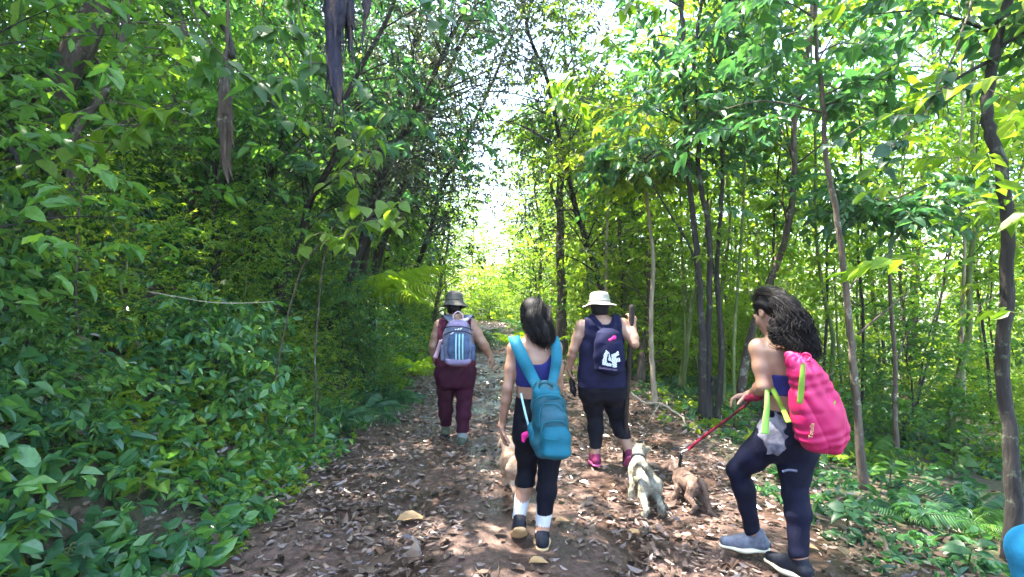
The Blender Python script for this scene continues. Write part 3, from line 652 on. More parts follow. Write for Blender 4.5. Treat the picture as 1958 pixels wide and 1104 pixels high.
cover('undergrowth', 'scattered light green leafy plants along the foot of the left bank', [(1.6, 4, 900, .05), (3.5, 8, 900, .055), (8, 18, 1700, .07), (18, 34, 900, .10)], M['leaf_lime'], 82, -1, .08, umax=1.5, thresh=.05)
cover('undergrowth', 'low green ferns and seedlings covering the slope right of the path', [(2.2, 6, 1500, .07), (6, 14, 3000, .075), (14, 30, 2200, .11)], M['leaf_teal'], 83, 1, .08, umax=10, updir=.5, thresh=-.1)
cover('undergrowth', 'sunlit yellow green seedlings beside the path on its right', [(5.2, 10, 900, .06), (10, 24, 1100, .09)], M['leaf_lime'], 84, 1, .08, umax=4.5, updir=.6, thresh=.0)

cover('caught_dead_leaves', 'brown dead leaves caught among the undergrowth of the left bank', [(1.2, 4, 130, .075), (4, 12, 260, .075)], M['litter'], 87, -1, .08, nl=3, updir=.6, umax=5)
# ------------------------------------------------------------------ leaf litter
def litter(n, y0, y1, s0, s1, seed, name, umax=1.25, mat='litter', pw=1.0):
    rng = np.random.default_rng(seed); y = y0 + (y1 - y0) * rng.random(n) ** pw; s = np.clip(rng.normal(size=n) * .75, -umax, umax)
    s = np.where(rng.random(n) < .5, s, (rng.random(n) * 2 - 1) * umax)
    x = path_c(y) + s * path_hw(y); dens = vnoise(x * 2, y * 2) + 1.1 * np.abs(s) - .25 * (np.abs(s + .0) < .3); keep = dens > rng.random(n) * 1.5 - .55
    x, y = x[keep], y[keep]; m = len(x)
    e = .02; zx = (gz(x + e, y) - gz(x - e, y)) / (2 * e); zy = (gz(x, y + e) - gz(x, y - e)) / (2 * e); nn = nrm(np.stack([-zx, -zy, np.ones(m)], -1)) + rng.normal(size=(m, 3)) * .22
    a = rng.random(m) * 6.28; d = np.stack([np.cos(a), np.sin(a), rng.normal(size=m) * .12], -1)
    size = s0 + (s1 - s0) * rng.random(m) ** 1.6
    pos = np.stack([x, y, gz(x, y) + .018 + .016 * rng.random(m)], -1)
    flip = np.where(rng.random(m) < .5, -1, 1)[:, None]
    V, Q, T = leaves_np(pos, d, nn * flip, size, .36 + .2 * rng.random(m), '6', rng)
    o = obj(name, V, [Q], M[mat], smooth=False); return o
tag(litter(17000, 1.6, 8.5, .016, .065, 91, 'leaf_litter'), 'trodden brown and grey dead leaves covering the muddy path', 'leaf litter', kind='stuff')
tag(litter(22000, 8, 30, .05, .12, 92, 'leaf_litter'), 'pale and brown dead leaves on the distant stretch of path', 'leaf litter', kind='stuff')
tag(litter(9000, 1.5, 10, .04, .11, 93, 'leaf_litter', umax=2.3), 'dead leaves gathered on the soft edges of the path', 'leaf litter', kind='stuff')
def twigs():
    rng = np.random.default_rng(97); mb = MB()
    for k in range(230):
        y = 1.8 + 7 * rng.random(); s = rng.normal() * .8; x = float(path_c(y) + s * path_hw(y)); L = .08 + .3 * rng.random() ** 2; a = rng.random() * 6.28
        pts = [];
        for f in (-.5, 0, .5):
            xx = x + math.cos(a) * L * f + (rng.normal() * .012); yy = y + math.sin(a) * L * f; pts.append([xx, yy, float(gz(xx, yy)) + .022 + rng.random() * .012])
        mb.tube(catmull(pts, 3), np.array([.0035, .002]), 5)
    o = mb.build('twig_litter', M['bark']); tag(o, 'small dead twigs scattered among leaves on the path', 'twigs', kind='stuff')
twigs()
# single dead leaves: pieces of the path
def leaf_mesh_big(name, mat, wid, curl, seed):
    rng = np.random.default_rng(seed); V = BIGV.copy(); V[:, 1] *= wid; V[:, 2] = V[:, 2] * curl + rng.normal(size=len(V)) * .018; V[:, 0] -= .5
    return mesh_np(name, V, [BIGQ, BIGT], mat, smooth=True)
DL = [leaf_mesh_big('dead_leaf_mesh', M['litter'], w_, c_, s_) for w_, c_, s_ in [(.75, 1.2, 1), (.9, -1.0, 2), (.6, 1.8, 3), (.8, .6, 4), (.7, -1.8, 5)]]
rl = np.random.default_rng(99); n = 0
while n < 285:
    y = 1.9 + 5.2 * rl.random() ** 1.2; s = rl.normal() * .62; x = float(path_c(y) + s * path_hw(y)); px = CX + x / y * 1000
    if abs(s) > 1.1 or not (300 < px < 1900): continue
    o = obj_me('dead_leaf', DL[int(rl.integers(5))], PATH, (x, y, float(gz(x, y)) + .03)); q = .045 + .055 * rl.random() ** 2; o.scale = (q, q, q)
    o.rotation_euler = (rl.normal() * .16, rl.normal() * .16, rl.random() * 6.28); n += 1
TAN = [leaf_mesh_big('tan_leaf_mesh', M['litter_tan'], .6, .9, 8), leaf_mesh_big('tan_leaf_mesh', M['litter_tan'], .55, 1.2, 9), leaf_mesh_big('brown_leaf_mesh', M['litter'], .6, -.9, 10)]
for (px, py, q, rz, k, lab) in [(787, 998, .21, .1, 0, 'large curled tan dead leaf lying alone on the muddy path'), (722, 1082, .22, .5, 2, 'large brown curled leaf at the front left of the path'),
        (792, 1065, .17, 1.6, 2, 'long grey ribbed dead leaf near the front of the path'), (1075, 1008, .11, .2, 1, 'orange tan dead leaf beside the right shoe of the person in teal backpack'),
        (1030, 1085, .12, .1, 1, 'orange leaf put in for a sunlit mud patch before the teal backpack person'), (1216, 1027, .11, .4, 1, 'small orange tan leaf behind the grey dog'),  # the orange one before the shoes stands in for sunlit mud
        (855, 695, .17, .2, 1, 'tan dead leaf beside the maroon trousers'), (1545, 1000, .12, -.4, 1, 'pale yellow dead leaf on the slope behind the right leg of the pink bag carrier')]:
    Y = 1600 / (py - HY); p = P(px, py, Y)
    if k == 1 and 'slope' in lab: Y = 3.25; p = P(px, py, Y)
    o = obj_me('large_leaf', TAN[k], None, (p[0], p[1], float(gz(p[0], p[1])) + .035)); o.scale = (q, q, q); o.rotation_euler = (.1, -.1, rz); tag(o, lab, 'leaf')

# ------------------------------------------------------------------ single plants with their leaves as parts
def green_leaf(mat, wid, curl, seed):
    rng = np.random.default_rng(seed); V = BIGV.copy(); V[:, 1] *= wid; V[:, 2] = V[:, 2] * curl
    return mesh_np('leaf_mesh', V, [BIGQ, BIGT], mat, smooth=True)
GL = {k: [green_leaf(M[m], w_, c_, i) for i, (w_, c_) in enumerate([(.66, 1.0), (.54, 1.7), (.80, .7)])] for k, m in (('bank', 'leaf_bank'), ('lime', 'leaf_lime'), ('teal', 'leaf_teal'), ('mid', 'leaf_mid'))}
def place_leaf(parent, mesh, base, d, n, size, name='leaf'):
    d = nrm(np.asarray(d, float)); n = np.asarray(n, float); n = nrm(n - d * np.dot(n, d)); s = np.cross(n, d)
    o = obj_me(name, mesh, parent); m = Matrix(((d[0], s[0], n[0]), (d[1], s[1], n[1]), (d[2], s[2], n[2])))
    o.rotation_euler = m.to_euler(); b = np.asarray(base) - np.array(parent.location); o.location = b; o.scale = (size, size, size); return o
def plant(px, py, Y, mat, h, nleaf, size, label, seed, lean=(.5, -.4), group=None, ground=False, name='broadleaf_plant'):
    rng = np.random.default_rng(seed); p = P(px, py, Y); base = p.copy()
    g = float(gz(p[0], p[1]))
    base[2] = g - .02
    t = empty(name, base, label, 'plant', group); stem = MB()
    top = base + np.array([lean[0] * h, lean[1] * h, h]); mid = (base + top) / 2 + [0, 0, .12 * h]; path = catmull([base, mid, top], 6); stem.tube(path, np.array([.006, .003]), 6)
    for k in range(nleaf):
        f = .3 + .7 * (k + .5) / nleaf; i = int(f * (len(path) - 1)); a = k * 2.4 + rng.normal() * .4
        d = np.array([math.cos(a), math.sin(a), .15 + .35 * rng.random() + .5 * (f > .9)]); o = path[i]; e = o + d * size * .25
        stem.tube([o, (o + e) / 2 + [0, 0, .004], e], .0018, 4)
        place_leaf(t, GL[mat][int(rng.integers(3))], e, d + [0, 0, -.35], np.array([0, -.35, 1]) + rng.normal(size=3) * .25, size * (.75 + .5 * rng.random()))
    stem.build('stem', M['bark_green'], t); return t
PLN = [
 (262, 925, 2.6, 'lime', .22, 9, .105, 'bright green leaved plant low on the left bank near the front'),
 (340, 1030, 2.45, 'bank', .25, 9, .12, 'dark broad leaved plant at the foot of the left bank, front'),
 (170, 700, 2.5, 'teal', .3, 10, .12, 'bluish green broad leaved plant in the shade on the left'),
 (300, 660, 2.9, 'lime', .22, 6, .10, 'plant holding up one bright lime leaf, middle of the left bank'),
 (60, 900, 1.9, 'bank', .3, 10, .12, 'large dark shaded plant at the lower left corner'),
 (120, 1060, 2.0, 'teal', .25, 9, .12, 'wide leaved plant at the bottom left corner'),
 (400, 560, 3.4, 'mid', .35, 10, .12, 'fresh green shrub plant above the pale vine on the left bank'),
 (520, 700, 3.9, 'bank', .3, 11, .10, 'glossy narrow leaved plant on the left bank, half way down'),
 (560, 790, 4.0, 'lime', .22, 9, .075, 'yellow green seedling beside the dark hollow of the left bank'),
 (455, 800, 3.3, 'bank', .3, 10, .105, 'plant with pale sheened leaves drooping over the dark hollow'),
 (620, 690, 5.5, 'lime', .3, 12, .09, 'light green plant where the left bank meets the path, mid distance'),
 (700, 640, 7.0, 'mid', .3, 12, .10, 'small green plant near the tree fern foot'),
 (250, 520, 3.1, 'bank', .35, 10, .13, 'dark drooping leaved plant in the middle of the left bank'),
 (380, 430, 3.7, 'lime', .35, 10, .12, 'bright green plant catching light below the slim hanging root'),
 (120, 560, 2.6, 'bank', .3, 9, .13, 'broad leaved plant in deep shade at the far left'),
 (500, 960, 3.0, 'mid', .12, 7, .06, 'tiny seedling at the edge of the path, front left'),
 (650, 860, 4.2, 'lime', .10, 6, .05, 'tiny green seedling on the left edge of the path'),
 (1620, 985, 3.6, 'teal', .18, 9, .10, 'low green plant on the slope right of the pink bag'),
 (1760, 980, 3.6, 'teal', .22, 10, .11, 'leafy plant on the slope between pink bag and dark trunk'),
 (1850, 1060, 3.0, 'teal', .18, 9, .10, 'dark green plant at the foot of the thick dark trunk'),
 (1700, 900, 4.6, 'mid', .28, 10, .11, 'leafy plant at the foot of the grey stemmed small tree'),
 (1410, 800, 6.0, 'teal', .28, 10, .12, 'green plant at the foot of the three stemmed dark tree'),
 (1270, 800, 5.9, 'lime', .18, 9, .08, 'light green plant under the pale fallen branch'),
 (1820, 880, 4.4, 'mid', .35, 11, .12, 'tall leafy plant left of the thick dark trunk'),
]
for k, (px, py, Y, mat, h, nl, sz, lab) in enumerate(PLN):
    left = px < 900
    # find where the view ray meets the ground near Y
    best = Y; 
    for yy in np.arange(1.6, 12, .02):
        q = P(px, py, yy)
        if float(gz(q[0], q[1])) > q[2] - h * .55: best = yy; break
    plant(px, py, best, mat, h, nl, sz, lab, 200 + k, (.55, -.45) if left else (-.1, -.3))

# arching sapling with long drooping lit leaves, left of centre
def arching(name, pts, label, mat, seed, nleaf, size, r=(.008, .003), side=0, nb=5, meshk='lime'):
    rng = np.random.default_rng(seed); root = empty(name, pts[0], label, 'sapling'); st = MB(); path = catmull(pts, 8); jt = np.cumsum(rng.normal(size=path.shape) * .008, 0); jt -= np.linspace(0, 1, len(path))[:, None] * jt[-1]; path = path + jt - jt[0]; st.tube(path, np.array(r), 7)
    tips = [path[int(len(path) * .45):]]
    for k in range(nb):
        i = int(len(path) * (.35 + .6 * k / nb)); o = path[i]; a = rng.random() * 6.28; L = .25 + .3 * rng.random()
        e = o + np.array([math.cos(a) * L, math.sin(a) * L * .8, -.02 - .2 * rng.random()]); b = catmull([o, (o + e) / 2 + [0, 0, .07], e], 5); st.tube(b, np.array([.004, .002]), 5); tips.append(b)
    for k in range(nleaf):
        b = tips[int(rng.integers(len(tips)))]; i = int(rng.integers(len(b))); o = b[i]; a = rng.random() * 6.28
        place_leaf(root, GL[meshk][int(rng.integers(3))], o, [math.cos(a), math.sin(a) * .8, -.5 - .5 * rng.random()], np.array([math.cos(a) * .6, -.5, .8]) + rng.normal(size=3) * .3, size * (.7 + .6 * rng.random()))
    st.build('stem', M['bark'], root); return root
arching('arching_sapling', [grounded(P(600, 640, 5.2)), P(622, 520, 4.9), P(680, 380, 4.5), P(720, 280, 4.3), P(745, 210, 4.2)], 'arching sapling with long drooping yellow green leaves left of the path', M['leaf_lime'], 301, 46, .15)
arching('arching_sapling', [grounded(P(500, 640, 5.0)), P(565, 520, 4.7), P(660, 440, 4.4), P(720, 400, 4.3), P(770, 390, 4.2)], 'low arching branch of yellowish leaves reaching toward the path', M['leaf_lime'], 302, 34, .14)
arching('arching_sapling', [P(500, -260, 3.9), P(540, -120, 3.8), P(570, 20, 3.7), P(590, 130, 3.65), P(600, 200, 3.6)], 'hanging spray of broad green leaves left of the thick hanging wood', M['leaf_mid'], 303, 46, .17, meshk='mid')
arching('arching_sapling', [P(330, -220, 3.8), P(350, -80, 3.7), P(380, 60, 3.6), P(470, 160, 3.6), P(540, 230, 3.6)], 'long leafy green twig sweeping between the two hanging woods', M['leaf_mid'], 304, 50, .15, meshk='mid')
arching('arching_sapling', [P(760, -300, 4.0), P(800, -160, 4.0), P(830, -60, 4.0), P(845, 10, 4.0), P(850, 50, 4.0)], 'bluish shaded leafy branch hanging at the top centre', M['leaf_teal'], 305, 26, .15, meshk='teal')
arching('arching_sapling', [grounded(P(150, 560, 3.9)), P(150, 380, 3.7), P(220, 270, 3.6), P(300, 220, 3.5), P(370, 225, 3.45)], 'leafy branch with lit green leaves crossing the upper left bank', M['leaf_mid'], 306, 46, .14, meshk='lime')
arching('arching_sapling', [P(1900, -120, 3.3), P(1830, 60, 3.3), P(1760, 200, 3.3), P(1700, 280, 3.3)], 'leafy branch hanging left of the thick dark trunk, upper right', M['leaf_teal'], 307, 60, .10, meshk='teal')
arching('arching_sapling', [P(1250, -250, 5.0), P(1200, -60, 5.0), P(1150, 80, 5.0), P(1110, 170, 5.0), P(1080, 215, 5.0)], 'glowing yellow green leafy branch overhanging the path, upper centre', M['leaf_lime'], 308, 70, .14, meshk='lime', nb=9)

# ------------------------------------------------------------------ ferns, fronds as parts
def frond_mesh(mat, seed, npin=24, wmax=.32, pw=.036):
    rng = np.random.default_rng(seed); t = np.linspace(.06, 1, npin); pos = []; d = []; nn = []; sz = []
    rach = lambda s: np.stack([s, 0 * s, .32 * s - .62 * s ** 2.2], -1)
    c = rach(t); tan = nrm(np.gradient(c, axis=0))
    for sg in (1, -1):
        L = wmax * np.sin(np.pi * (t * .86 + .13)) ** .8 * (1 + .05 * rng.normal(size=npin)); pos.append(c)
        d.append(tan * .35 + np.array([0, sg, -.62])); nn.append(np.tile([-.1, 0, 1.], (npin, 1)) + rng.normal(size=(npin, 3)) * .1); sz.append(L)
    V, Q, T = leaves_np(np.vstack(pos), np.vstack(d), np.vstack(nn), np.concatenate(sz), pw / wmax * 1.1, 'b', rng)
    s = np.linspace(0, 1, 12); rv, rq, rt = tube(rach(s), np.array([.010, .003]), 5)
    return mesh_np('frond_mesh', np.vstack([V, rv]), [np.vstack([Q, rq + len(V)]), np.vstack([T, rt + len(V)])], mat, smooth=True)
FR = {k: frond_mesh(M[m], i + 5) for i, (k, m) in enumerate((('lime', 'frond_lime'), ('teal', 'leaf_teal'), ('mid', 'leaf_mid')))}
def fern(c, size, n, key, label, seed, name='fern', trunk=0, bias=None, group=None):
    rng = np.random.default_rng(seed); base = np.array([c[0], c[1], float(gz(c[0], c[1]))]); t = empty(name, base, label, 'fern', group)
    top = base + [0, 0, trunk]
    if trunk:
        mb = MB(); mb.tube(catmull([base - [0, 0, .1], base + [0, 0, trunk * .5], top], 5), np.array([.07, .05]), 10, rng, .2); mb.build('trunk', M['bark_dark'], t)
    for k in range(n):
        a = 6.283 * k / n + rng.normal() * .2 if bias is None else bias[k % len(bias)] + rng.normal() * .12
        o = obj_me('frond', FR[key], t, (0, 0, trunk)); s = size * (.8 + .4 * rng.random()); o.scale = (s, s, s)
        o.rotation_euler = (rng.normal() * .15, -.25 - .5 * rng.random(), a)
    return t
fern((P(712, 560, 8.8)[0], 8.8), 1.25, 12, 'lime', 'large tree fern with glowing lime fronds left of the grey hat', 401, 'tree_fern', 1.35, bias=[-.35, -.1, .2, -.75, .55, 1.2, 2.2, 3.3, 4.2, -1.2, -.5, .05])
fern((P(892, 600, 15)[0], 15), 1.15, 9, 'teal', 'pale blue green fern beside the path behind the grey hat', 402, bias=[-.3, .1, -.8, .5, 1.2, 2.4, 3.5, 4.4, 0])
fern((P(790, 640, 10.5)[0] , 10.5), .8, 9, 'lime', 'lime fern at the path edge beneath the tree fern', 403)
for k, (px, Y, s, lab) in enumerate([(690, 6.6, .6, 'grey green fern on the left bank under the leaning trunk'), (640, 6.0, .5, 'small fern on the left bank beside light green seedlings'), (740, 7.6, .6, 'fern spreading over the left path edge before the tree fern')]):
    fern((P(px, 0, Y)[0], Y), s, 8, 'teal', lab, 410 + k)
fr = np.random.default_rng(6)
for k in range(20):
    y = 3.0 + 7 * fr.random(); x = float(path_c(y) + path_hw(y)) + .7 + 3.2 * fr.random()
    fern((x, y), (.26 + .24 * fr.random()) * min(1, y / 5), 8, ['teal', 'mid', 'teal'][k % 3], 'low green fern on the slope right of the path', 420 + k, group='ferns on the right slope')
fern((P(985, 640, 17)[0], 17), .9, 9, 'lime', 'bright lime fern right of the path in the distance', 450)


for (px, Y, v, s, lab) in [(700, 7.9, 'fineF', .6, 'small leaved bush hiding the foot of the tree fern'), (655, 7.4, 'broadD', .6, 'narrow leaved bush left of the tree fern'), (742, 8.3, 'fineE', .42, 'little yellow green bush right under the tree fern fronds'), (622, 6.4, 'fineE', .5, 'bright fine leaved bush at the left path edge, mid distance')]:
    x = P(px, 0, Y)[0]; place(v, x, Y, s, px, lab, None, 'bush')

def haze():
    V = np.array([(a, b, c) for a in (-48, 52) for b in (-16, 62) for c in (-24, 26.)]); F = [[0, 1, 3, 2], [4, 6, 7, 5], [0, 4, 5, 1], [2, 3, 7, 6], [0, 2, 6, 4], [1, 5, 7, 3]]
    m, t, out = new_mat('haze'); v = t.nodes.new('ShaderNodeVolumePrincipled'); v.inputs['Color'].default_value = (.95, 1, .98, 1); v.inputs['Density'].default_value = .0007; v.inputs['Anisotropy'].default_value = .3; t.links.new(v.outputs[0], out.inputs['Volume'])
    o = obj('haze', V, [F], m, smooth=False); tag(o, 'thin pale haze hanging in the forest air', 'haze', kind='stuff')
haze()
# ------------------------------------------------------------------ implicit surfaces (smooth unions meshed by surface nets)
class SDF:
    def __init__(s, h=.007): s.h = h; s.pr = []
    def cap(s, a, b, ra, rb, k=.012, g='', flat=None):
        a = np.asarray(a, float); b = np.asarray(b, float); m = max(ra, rb)
        if flat is not None: m *= max(1, flat[1])
        lo = np.minimum(a, b) - m; hi = np.maximum(a, b) + m
        def f(p):
            ab = b - a; t = np.clip(((p - a) @ ab) / (ab @ ab + 1e-12), 0, 1); q = p - a - t[..., None] * ab; r = ra + (rb - ra) * t
            if flat is not None:
                n, sc_ = np.asarray(flat[0], float), flat[1]; n = n / np.linalg.norm(n); c = q @ n; q = q + ((c / sc_ - c)[..., None]) * n
                return (np.linalg.norm(q, axis=-1) - r) * min(1, sc_ if sc_ < 1 else 1)
            return np.linalg.norm(q, axis=-1) - r
        s.pr.append((f, lo, hi, k, g, 1)); return s
    def chain(s, pts, rs, k=.012, g='', flat=None):
        for i in range(len(pts) - 1): s.cap(pts[i], pts[i + 1], rs[i], rs[i + 1], k, g, flat)
        return s
    def ell(s, c, r, Rm=None, k=.012, g='', op=1):
        c = np.asarray(c, float); r = np.asarray(r, float); Rm = np.eye(3) if Rm is None else np.asarray(Rm, float); m = r.max()
        def f(p):
            q = (p - c) @ Rm; a = np.linalg.norm(q / r, axis=-1); b = np.linalg.norm(q / (r * r), axis=-1); return a * (a - 1) / (b + 1e-9)
        s.pr.append((f, c - m, c + m, k, g, op)); return s
    def box(s, c, hf, rr, Rm=None, k=.01, g='', op=1):
        c = np.asarray(c, float); hf = np.asarray(hf, float); Rm = np.eye(3) if Rm is None else np.asarray(Rm, float); m = np.linalg.norm(hf)
        def f(p):
            q = np.abs((p - c) @ Rm) - hf + rr; return np.linalg.norm(np.maximum(q, 0), axis=-1) + np.minimum(q.max(-1), 0) - rr
        s.pr.append((f, c - m, c + m, k, g, op)); return s
    def loft(s, st, k=.02, g='', pw=2.0):
        """st rows: z, cx, cy, w, d, yaw (radians, left positive)"""
        st = np.array(sorted(st, key=lambda r: r[0]), float); z = st[:, 0]
        mx = max(st[:, 3].max(), st[:, 4].max()); lo = np.array([st[:, 1].min() - mx, st[:, 2].min() - mx, z[0] - .03]); hi = np.array([st[:, 1].max() + mx, st[:, 2].max() + mx, z[-1] + .03])
        def f(p):
            zz = p[..., 2]; I = lambda c: np.interp(zz, z, st[:, c]); dx = p[..., 0] - I(1); dy = p[..., 1] - I(2); w_, d_, y_ = I(3), I(4), I(5)
            c, sn = np.cos(y_), np.sin(y_); u = dx * c + dy * sn; v = -dx * sn + dy * c
            a = (np.abs(u / w_) ** pw + np.abs(v / d_) ** pw) ** (1 / pw); b = np.sqrt((u / w_ ** 2) ** 2 + (v / d_ ** 2) ** 2) + 1e-6
            r = a * (a - 1) / b; r = np.maximum(r, -.2)
            ez = np.maximum(z[0] - zz, zz - z[-1]); h_ = np.clip(.03 - np.abs(r - ez), 0, None) / .03
            return np.maximum(r, ez) + h_ * h_ * .03 / 4
        s.pr.append((f, lo, hi, k, g, 1)); return s
    def mesh(s):
        h = s.h; kk = .05
        lo = np.min([p[1] for p in s.pr if p[5] > 0], 0) - .03; hi = np.max([p[2] for p in s.pr if p[5] > 0], 0) + .03
        n = np.ceil((hi - lo) / h).astype(int) + 1; F = np.full(n, 1.0, np.float32)
        ax = [lo[i] + np.arange(n[i]) * h for i in range(3)]
        for f, a, b, k, g, op in s.pr:
            i0 = np.clip(np.floor((a - k - 3 * h - lo) / h).astype(int), 0, n - 1); i1 = np.clip(np.ceil((b + k + 3 * h - lo) / h).astype(int) + 1, 1, n)
            if np.any(i1 <= i0): continue
            sl = tuple(slice(i0[q], i1[q]) for q in range(3)); G = np.stack(np.meshgrid(*[ax[q][sl[q]] for q in range(3)], indexing='ij'), -1); d = f(G); A = F[sl]
            if op > 0: hh = np.maximum(k - np.abs(A - d), 0) / k; F[sl] = np.minimum(A, d) - hh * hh * k * .25
            else: d = -d; hh = np.maximum(k - np.abs(A - d), 0) / k; F[sl] = np.maximum(A, d) + hh * hh * k * .25
        I = F < 0; c = np.zeros(n - 1, int)
        offs = [(i, j, k) for i in (0, 1) for j in (0, 1) for k in (0, 1)]
        sub = lambda A, o: A[o[0]:n[0] - 1 + o[0], o[1]:n[1] - 1 + o[1], o[2]:n[2] - 1 + o[2]]
        for o in offs: c += sub(I, o)
        act = (c > 0) & (c < 8); idx = np.argwhere(act); vals = np.stack([F[idx[:, 0] + o[0], idx[:, 1] + o[1], idx[:, 2] + o[2]] for o in offs], 1)
        acc = np.zeros((len(idx), 3)); cnt = np.zeros(len(idx))
        for a in range(8):
            for b in range(a + 1, 8):
                if sum(abs(offs[a][q] - offs[b][q]) for q in range(3)) != 1: continue
                m = (vals[:, a] < 0) != (vals[:, b] < 0); t = vals[m, a] / (vals[m, a] - vals[m, b]); oa, ob = np.array(offs[a]), np.array(offs[b])
                acc[m] += oa + t[:, None] * (ob - oa); cnt[m] += 1
        V = (idx + acc / cnt[:, None]) * h + lo
        vid = np.full(n - 1, -1, np.int64); vid[tuple(idx.T)] = np.arange(len(idx)); Q = []
        for axx in range(3):
            e = np.zeros(3, int); e[axx] = 1; b, c_ = (axx + 1) % 3, (axx + 2) % 3
            A = I[tuple(slice(0, n[q] - e[q]) for q in range(3))]; B = I[tuple(slice(e[q], n[q]) for q in range(3))]
            ed = np.argwhere(A != B); ed = ed[(ed[:, b] > 0) & (ed[:, c_] > 0) & (ed[:, 0] < n[0] - 1) & (ed[:, 1] < n[1] - 1) & (ed[:, 2] < n[2] - 1)]
            db = np.zeros(3, int); db[b] = 1; dc = np.zeros(3, int); dc[c_] = 1
            q = np.stack([vid[tuple((ed - db - dc).T)], vid[tuple((ed - dc).T)], vid[tuple(ed.T)], vid[tuple((ed - db).T)]], 1)
            ins = I[tuple(ed.T)]; q[~ins] = q[~ins][:, ::-1]; Q.append(q)
        Q = np.vstack(Q); Q = Q[(Q >= 0).all(1)]; return V, Q
    def owner(s, V):
        best = np.full(len(V), 9.0); own = np.zeros(len(V), int); names = []
        for f, a, b, k, g, op in s.pr:
            if op < 0: continue
            if g not in names: names.append(g)
            m = np.all((V > a - .06) & (V < b + .06), 1)
            if not m.any(): continue
            d = f(V[m]); cur = best[m]; o = own[m]; u = d < cur; cur[u] = d[u]; o[u] = names.index(g); best[m] = cur; own[m] = o
        return np.array(names)[own]

def normals(V, Q):
    n = np.cross(V[Q[:, 2]] - V[Q[:, 0]], V[Q[:, 3]] - V[Q[:, 1]]); N = np.zeros_like(V)
    for k in range(4): np.add.at(N, Q[:, k], n)
    return nrm(N)
def relax(V, Q, it=2, lam=.5, mask=None):
    E = np.vstack([Q[:, [0, 1]], Q[:, [1, 2]], Q[:, [2, 3]], Q[:, [3, 0]]]); V = V.copy()
    for _ in range(it):
        S = np.zeros_like(V); C = np.zeros(len(V)); np.add.at(S, E[:, 0], V[E[:, 1]]); np.add.at(S, E[:, 1], V[E[:, 0]]); np.add.at(C, E[:, 0], 1); np.add.at(C, E[:, 1], 1)
        D = S / np.maximum(C, 1)[:, None] - V
        if mask is not None: D = D * mask[:, None]
        V += lam * D
    return V
def garment(V, Q, N, keep, off, name, mat, parent, hem=.25, folds=0, fscale=22, seed=0, it=3):
    fk = keep[Q].all(1); q = Q[fk]
    if not len(q): return None
    E = np.sort(np.vstack([q[:, [0, 1]], q[:, [1, 2]], q[:, [2, 3]], q[:, [3, 0]]]), 1); u, c = np.unique(E, axis=0, return_counts=True); be = u[c == 1]; bv = np.zeros(len(V), bool); bv[be.ravel()] = True
    W = V.copy()
    for _ in range(6):   # smooth hem lines
        S = np.zeros_like(V); C = np.zeros(len(V)); np.add.at(S, be[:, 0], W[be[:, 1]]); np.add.at(S, be[:, 1], W[be[:, 0]]); np.add.at(C, be[:, 0], 1); np.add.at(C, be[:, 1], 1)
        m = bv & (C > 0); W[m] = W[m] * .4 + .6 * S[m] / C[m][:, None]
    o = np.full(len(V), off); o[bv] = max(off * hem, .0025)
    if folds:
        x, y, z = V.T; ph = seed * 1.7
        f = np.sin(fscale * (z + .35 * x) + 3 * np.sin(9 * x + ph) + 2.5 * np.sin(11 * z + 5 * y)) + .6 * np.sin(fscale * 2.1 * (z * .8 - x) + ph + 2 * np.sin(14 * y)); o = o + folds * f * (~bv)
    W = W + N * o[:, None]
    used, inv = np.unique(q.ravel(), return_inverse=True); ob = obj(name, W[used], [inv.reshape(-1, 4)], mat, parent)
    return ob

def skin_mat():
    m, t, out = new_mat('skin'); N = t.nodes.new; L = t.links.new; tc = N('ShaderNodeTexCoord'); ns = N('ShaderNodeTexNoise'); ns.inputs['Scale'].default_value = 9; ns.inputs['Detail'].default_value = 5; L(tc.outputs['Object'], ns.inputs['Vector'])
    r = N('ShaderNodeValToRGB'); ramp_set(r, [(.3, (.23, .115, .075)), (.55, (.31, .17, .112)), (.75, (.37, .22, .15))]); L(ns.outputs['Fac'], r.inputs[0]); p = N('ShaderNodeBsdfPrincipled')
    L(r.outputs[0], p.inputs['Base Color']); p.inputs['Roughness'].default_value = .5; p.inputs['Subsurface Weight'].default_value = .12; p.inputs['Subsurface Radius'].default_value = (.02, .008, .004); p.inputs['Subsurface Scale'].default_value = .5
    n2 = N('ShaderNodeTexNoise'); n2.inputs['Scale'].default_value = 220; L(tc.outputs['Object'], n2.inputs['Vector']); b = N('ShaderNodeBump'); b.inputs['Strength'].default_value = .15; b.inputs['Distance'].default_value = .002; L(n2.outputs['Fac'], b.inputs['Height']); L(b.outputs[0], p.inputs['Normal'])
    L(p.outputs[0], out.inputs[0]); return m
M['skin'] = skin_mat()
def cloth(name, c, rough=.8, var=.25, scale=10, bump=.4, bs=60, spec=.15, sheen=0):
    lo = tuple(v * (1 - var) for v in c); hi = tuple(min(1, v * (1 + var)) for v in c); m = surf_mat(name, [(.3, lo), (.5, c), (.7, hi)], scale, rough, bump, bs, spec=spec, bdist=.004); return m
M['maroon'] = cloth('maroon', (.036, .005, .017)); M['maroon_top'] = cloth('maroon_top', (.08, .014, .034)); M['navy'] = cloth('navy', (.005, .006, .03), .8); M['blacknavy'] = cloth('blacknavy', (.0025, .003, .008), .8, .4); M['navy_leg'] = cloth('navy_leg', (.003, .004, .016), .75, .4)
M['blue_top'] = cloth('blue_top', (.014, .018, .11), .6); M['sock'] = cloth('sock', (.50, .50, .53), .9, .15); M['grey_sock'] = cloth('grey_sock', (.16, .18, .17), .9)
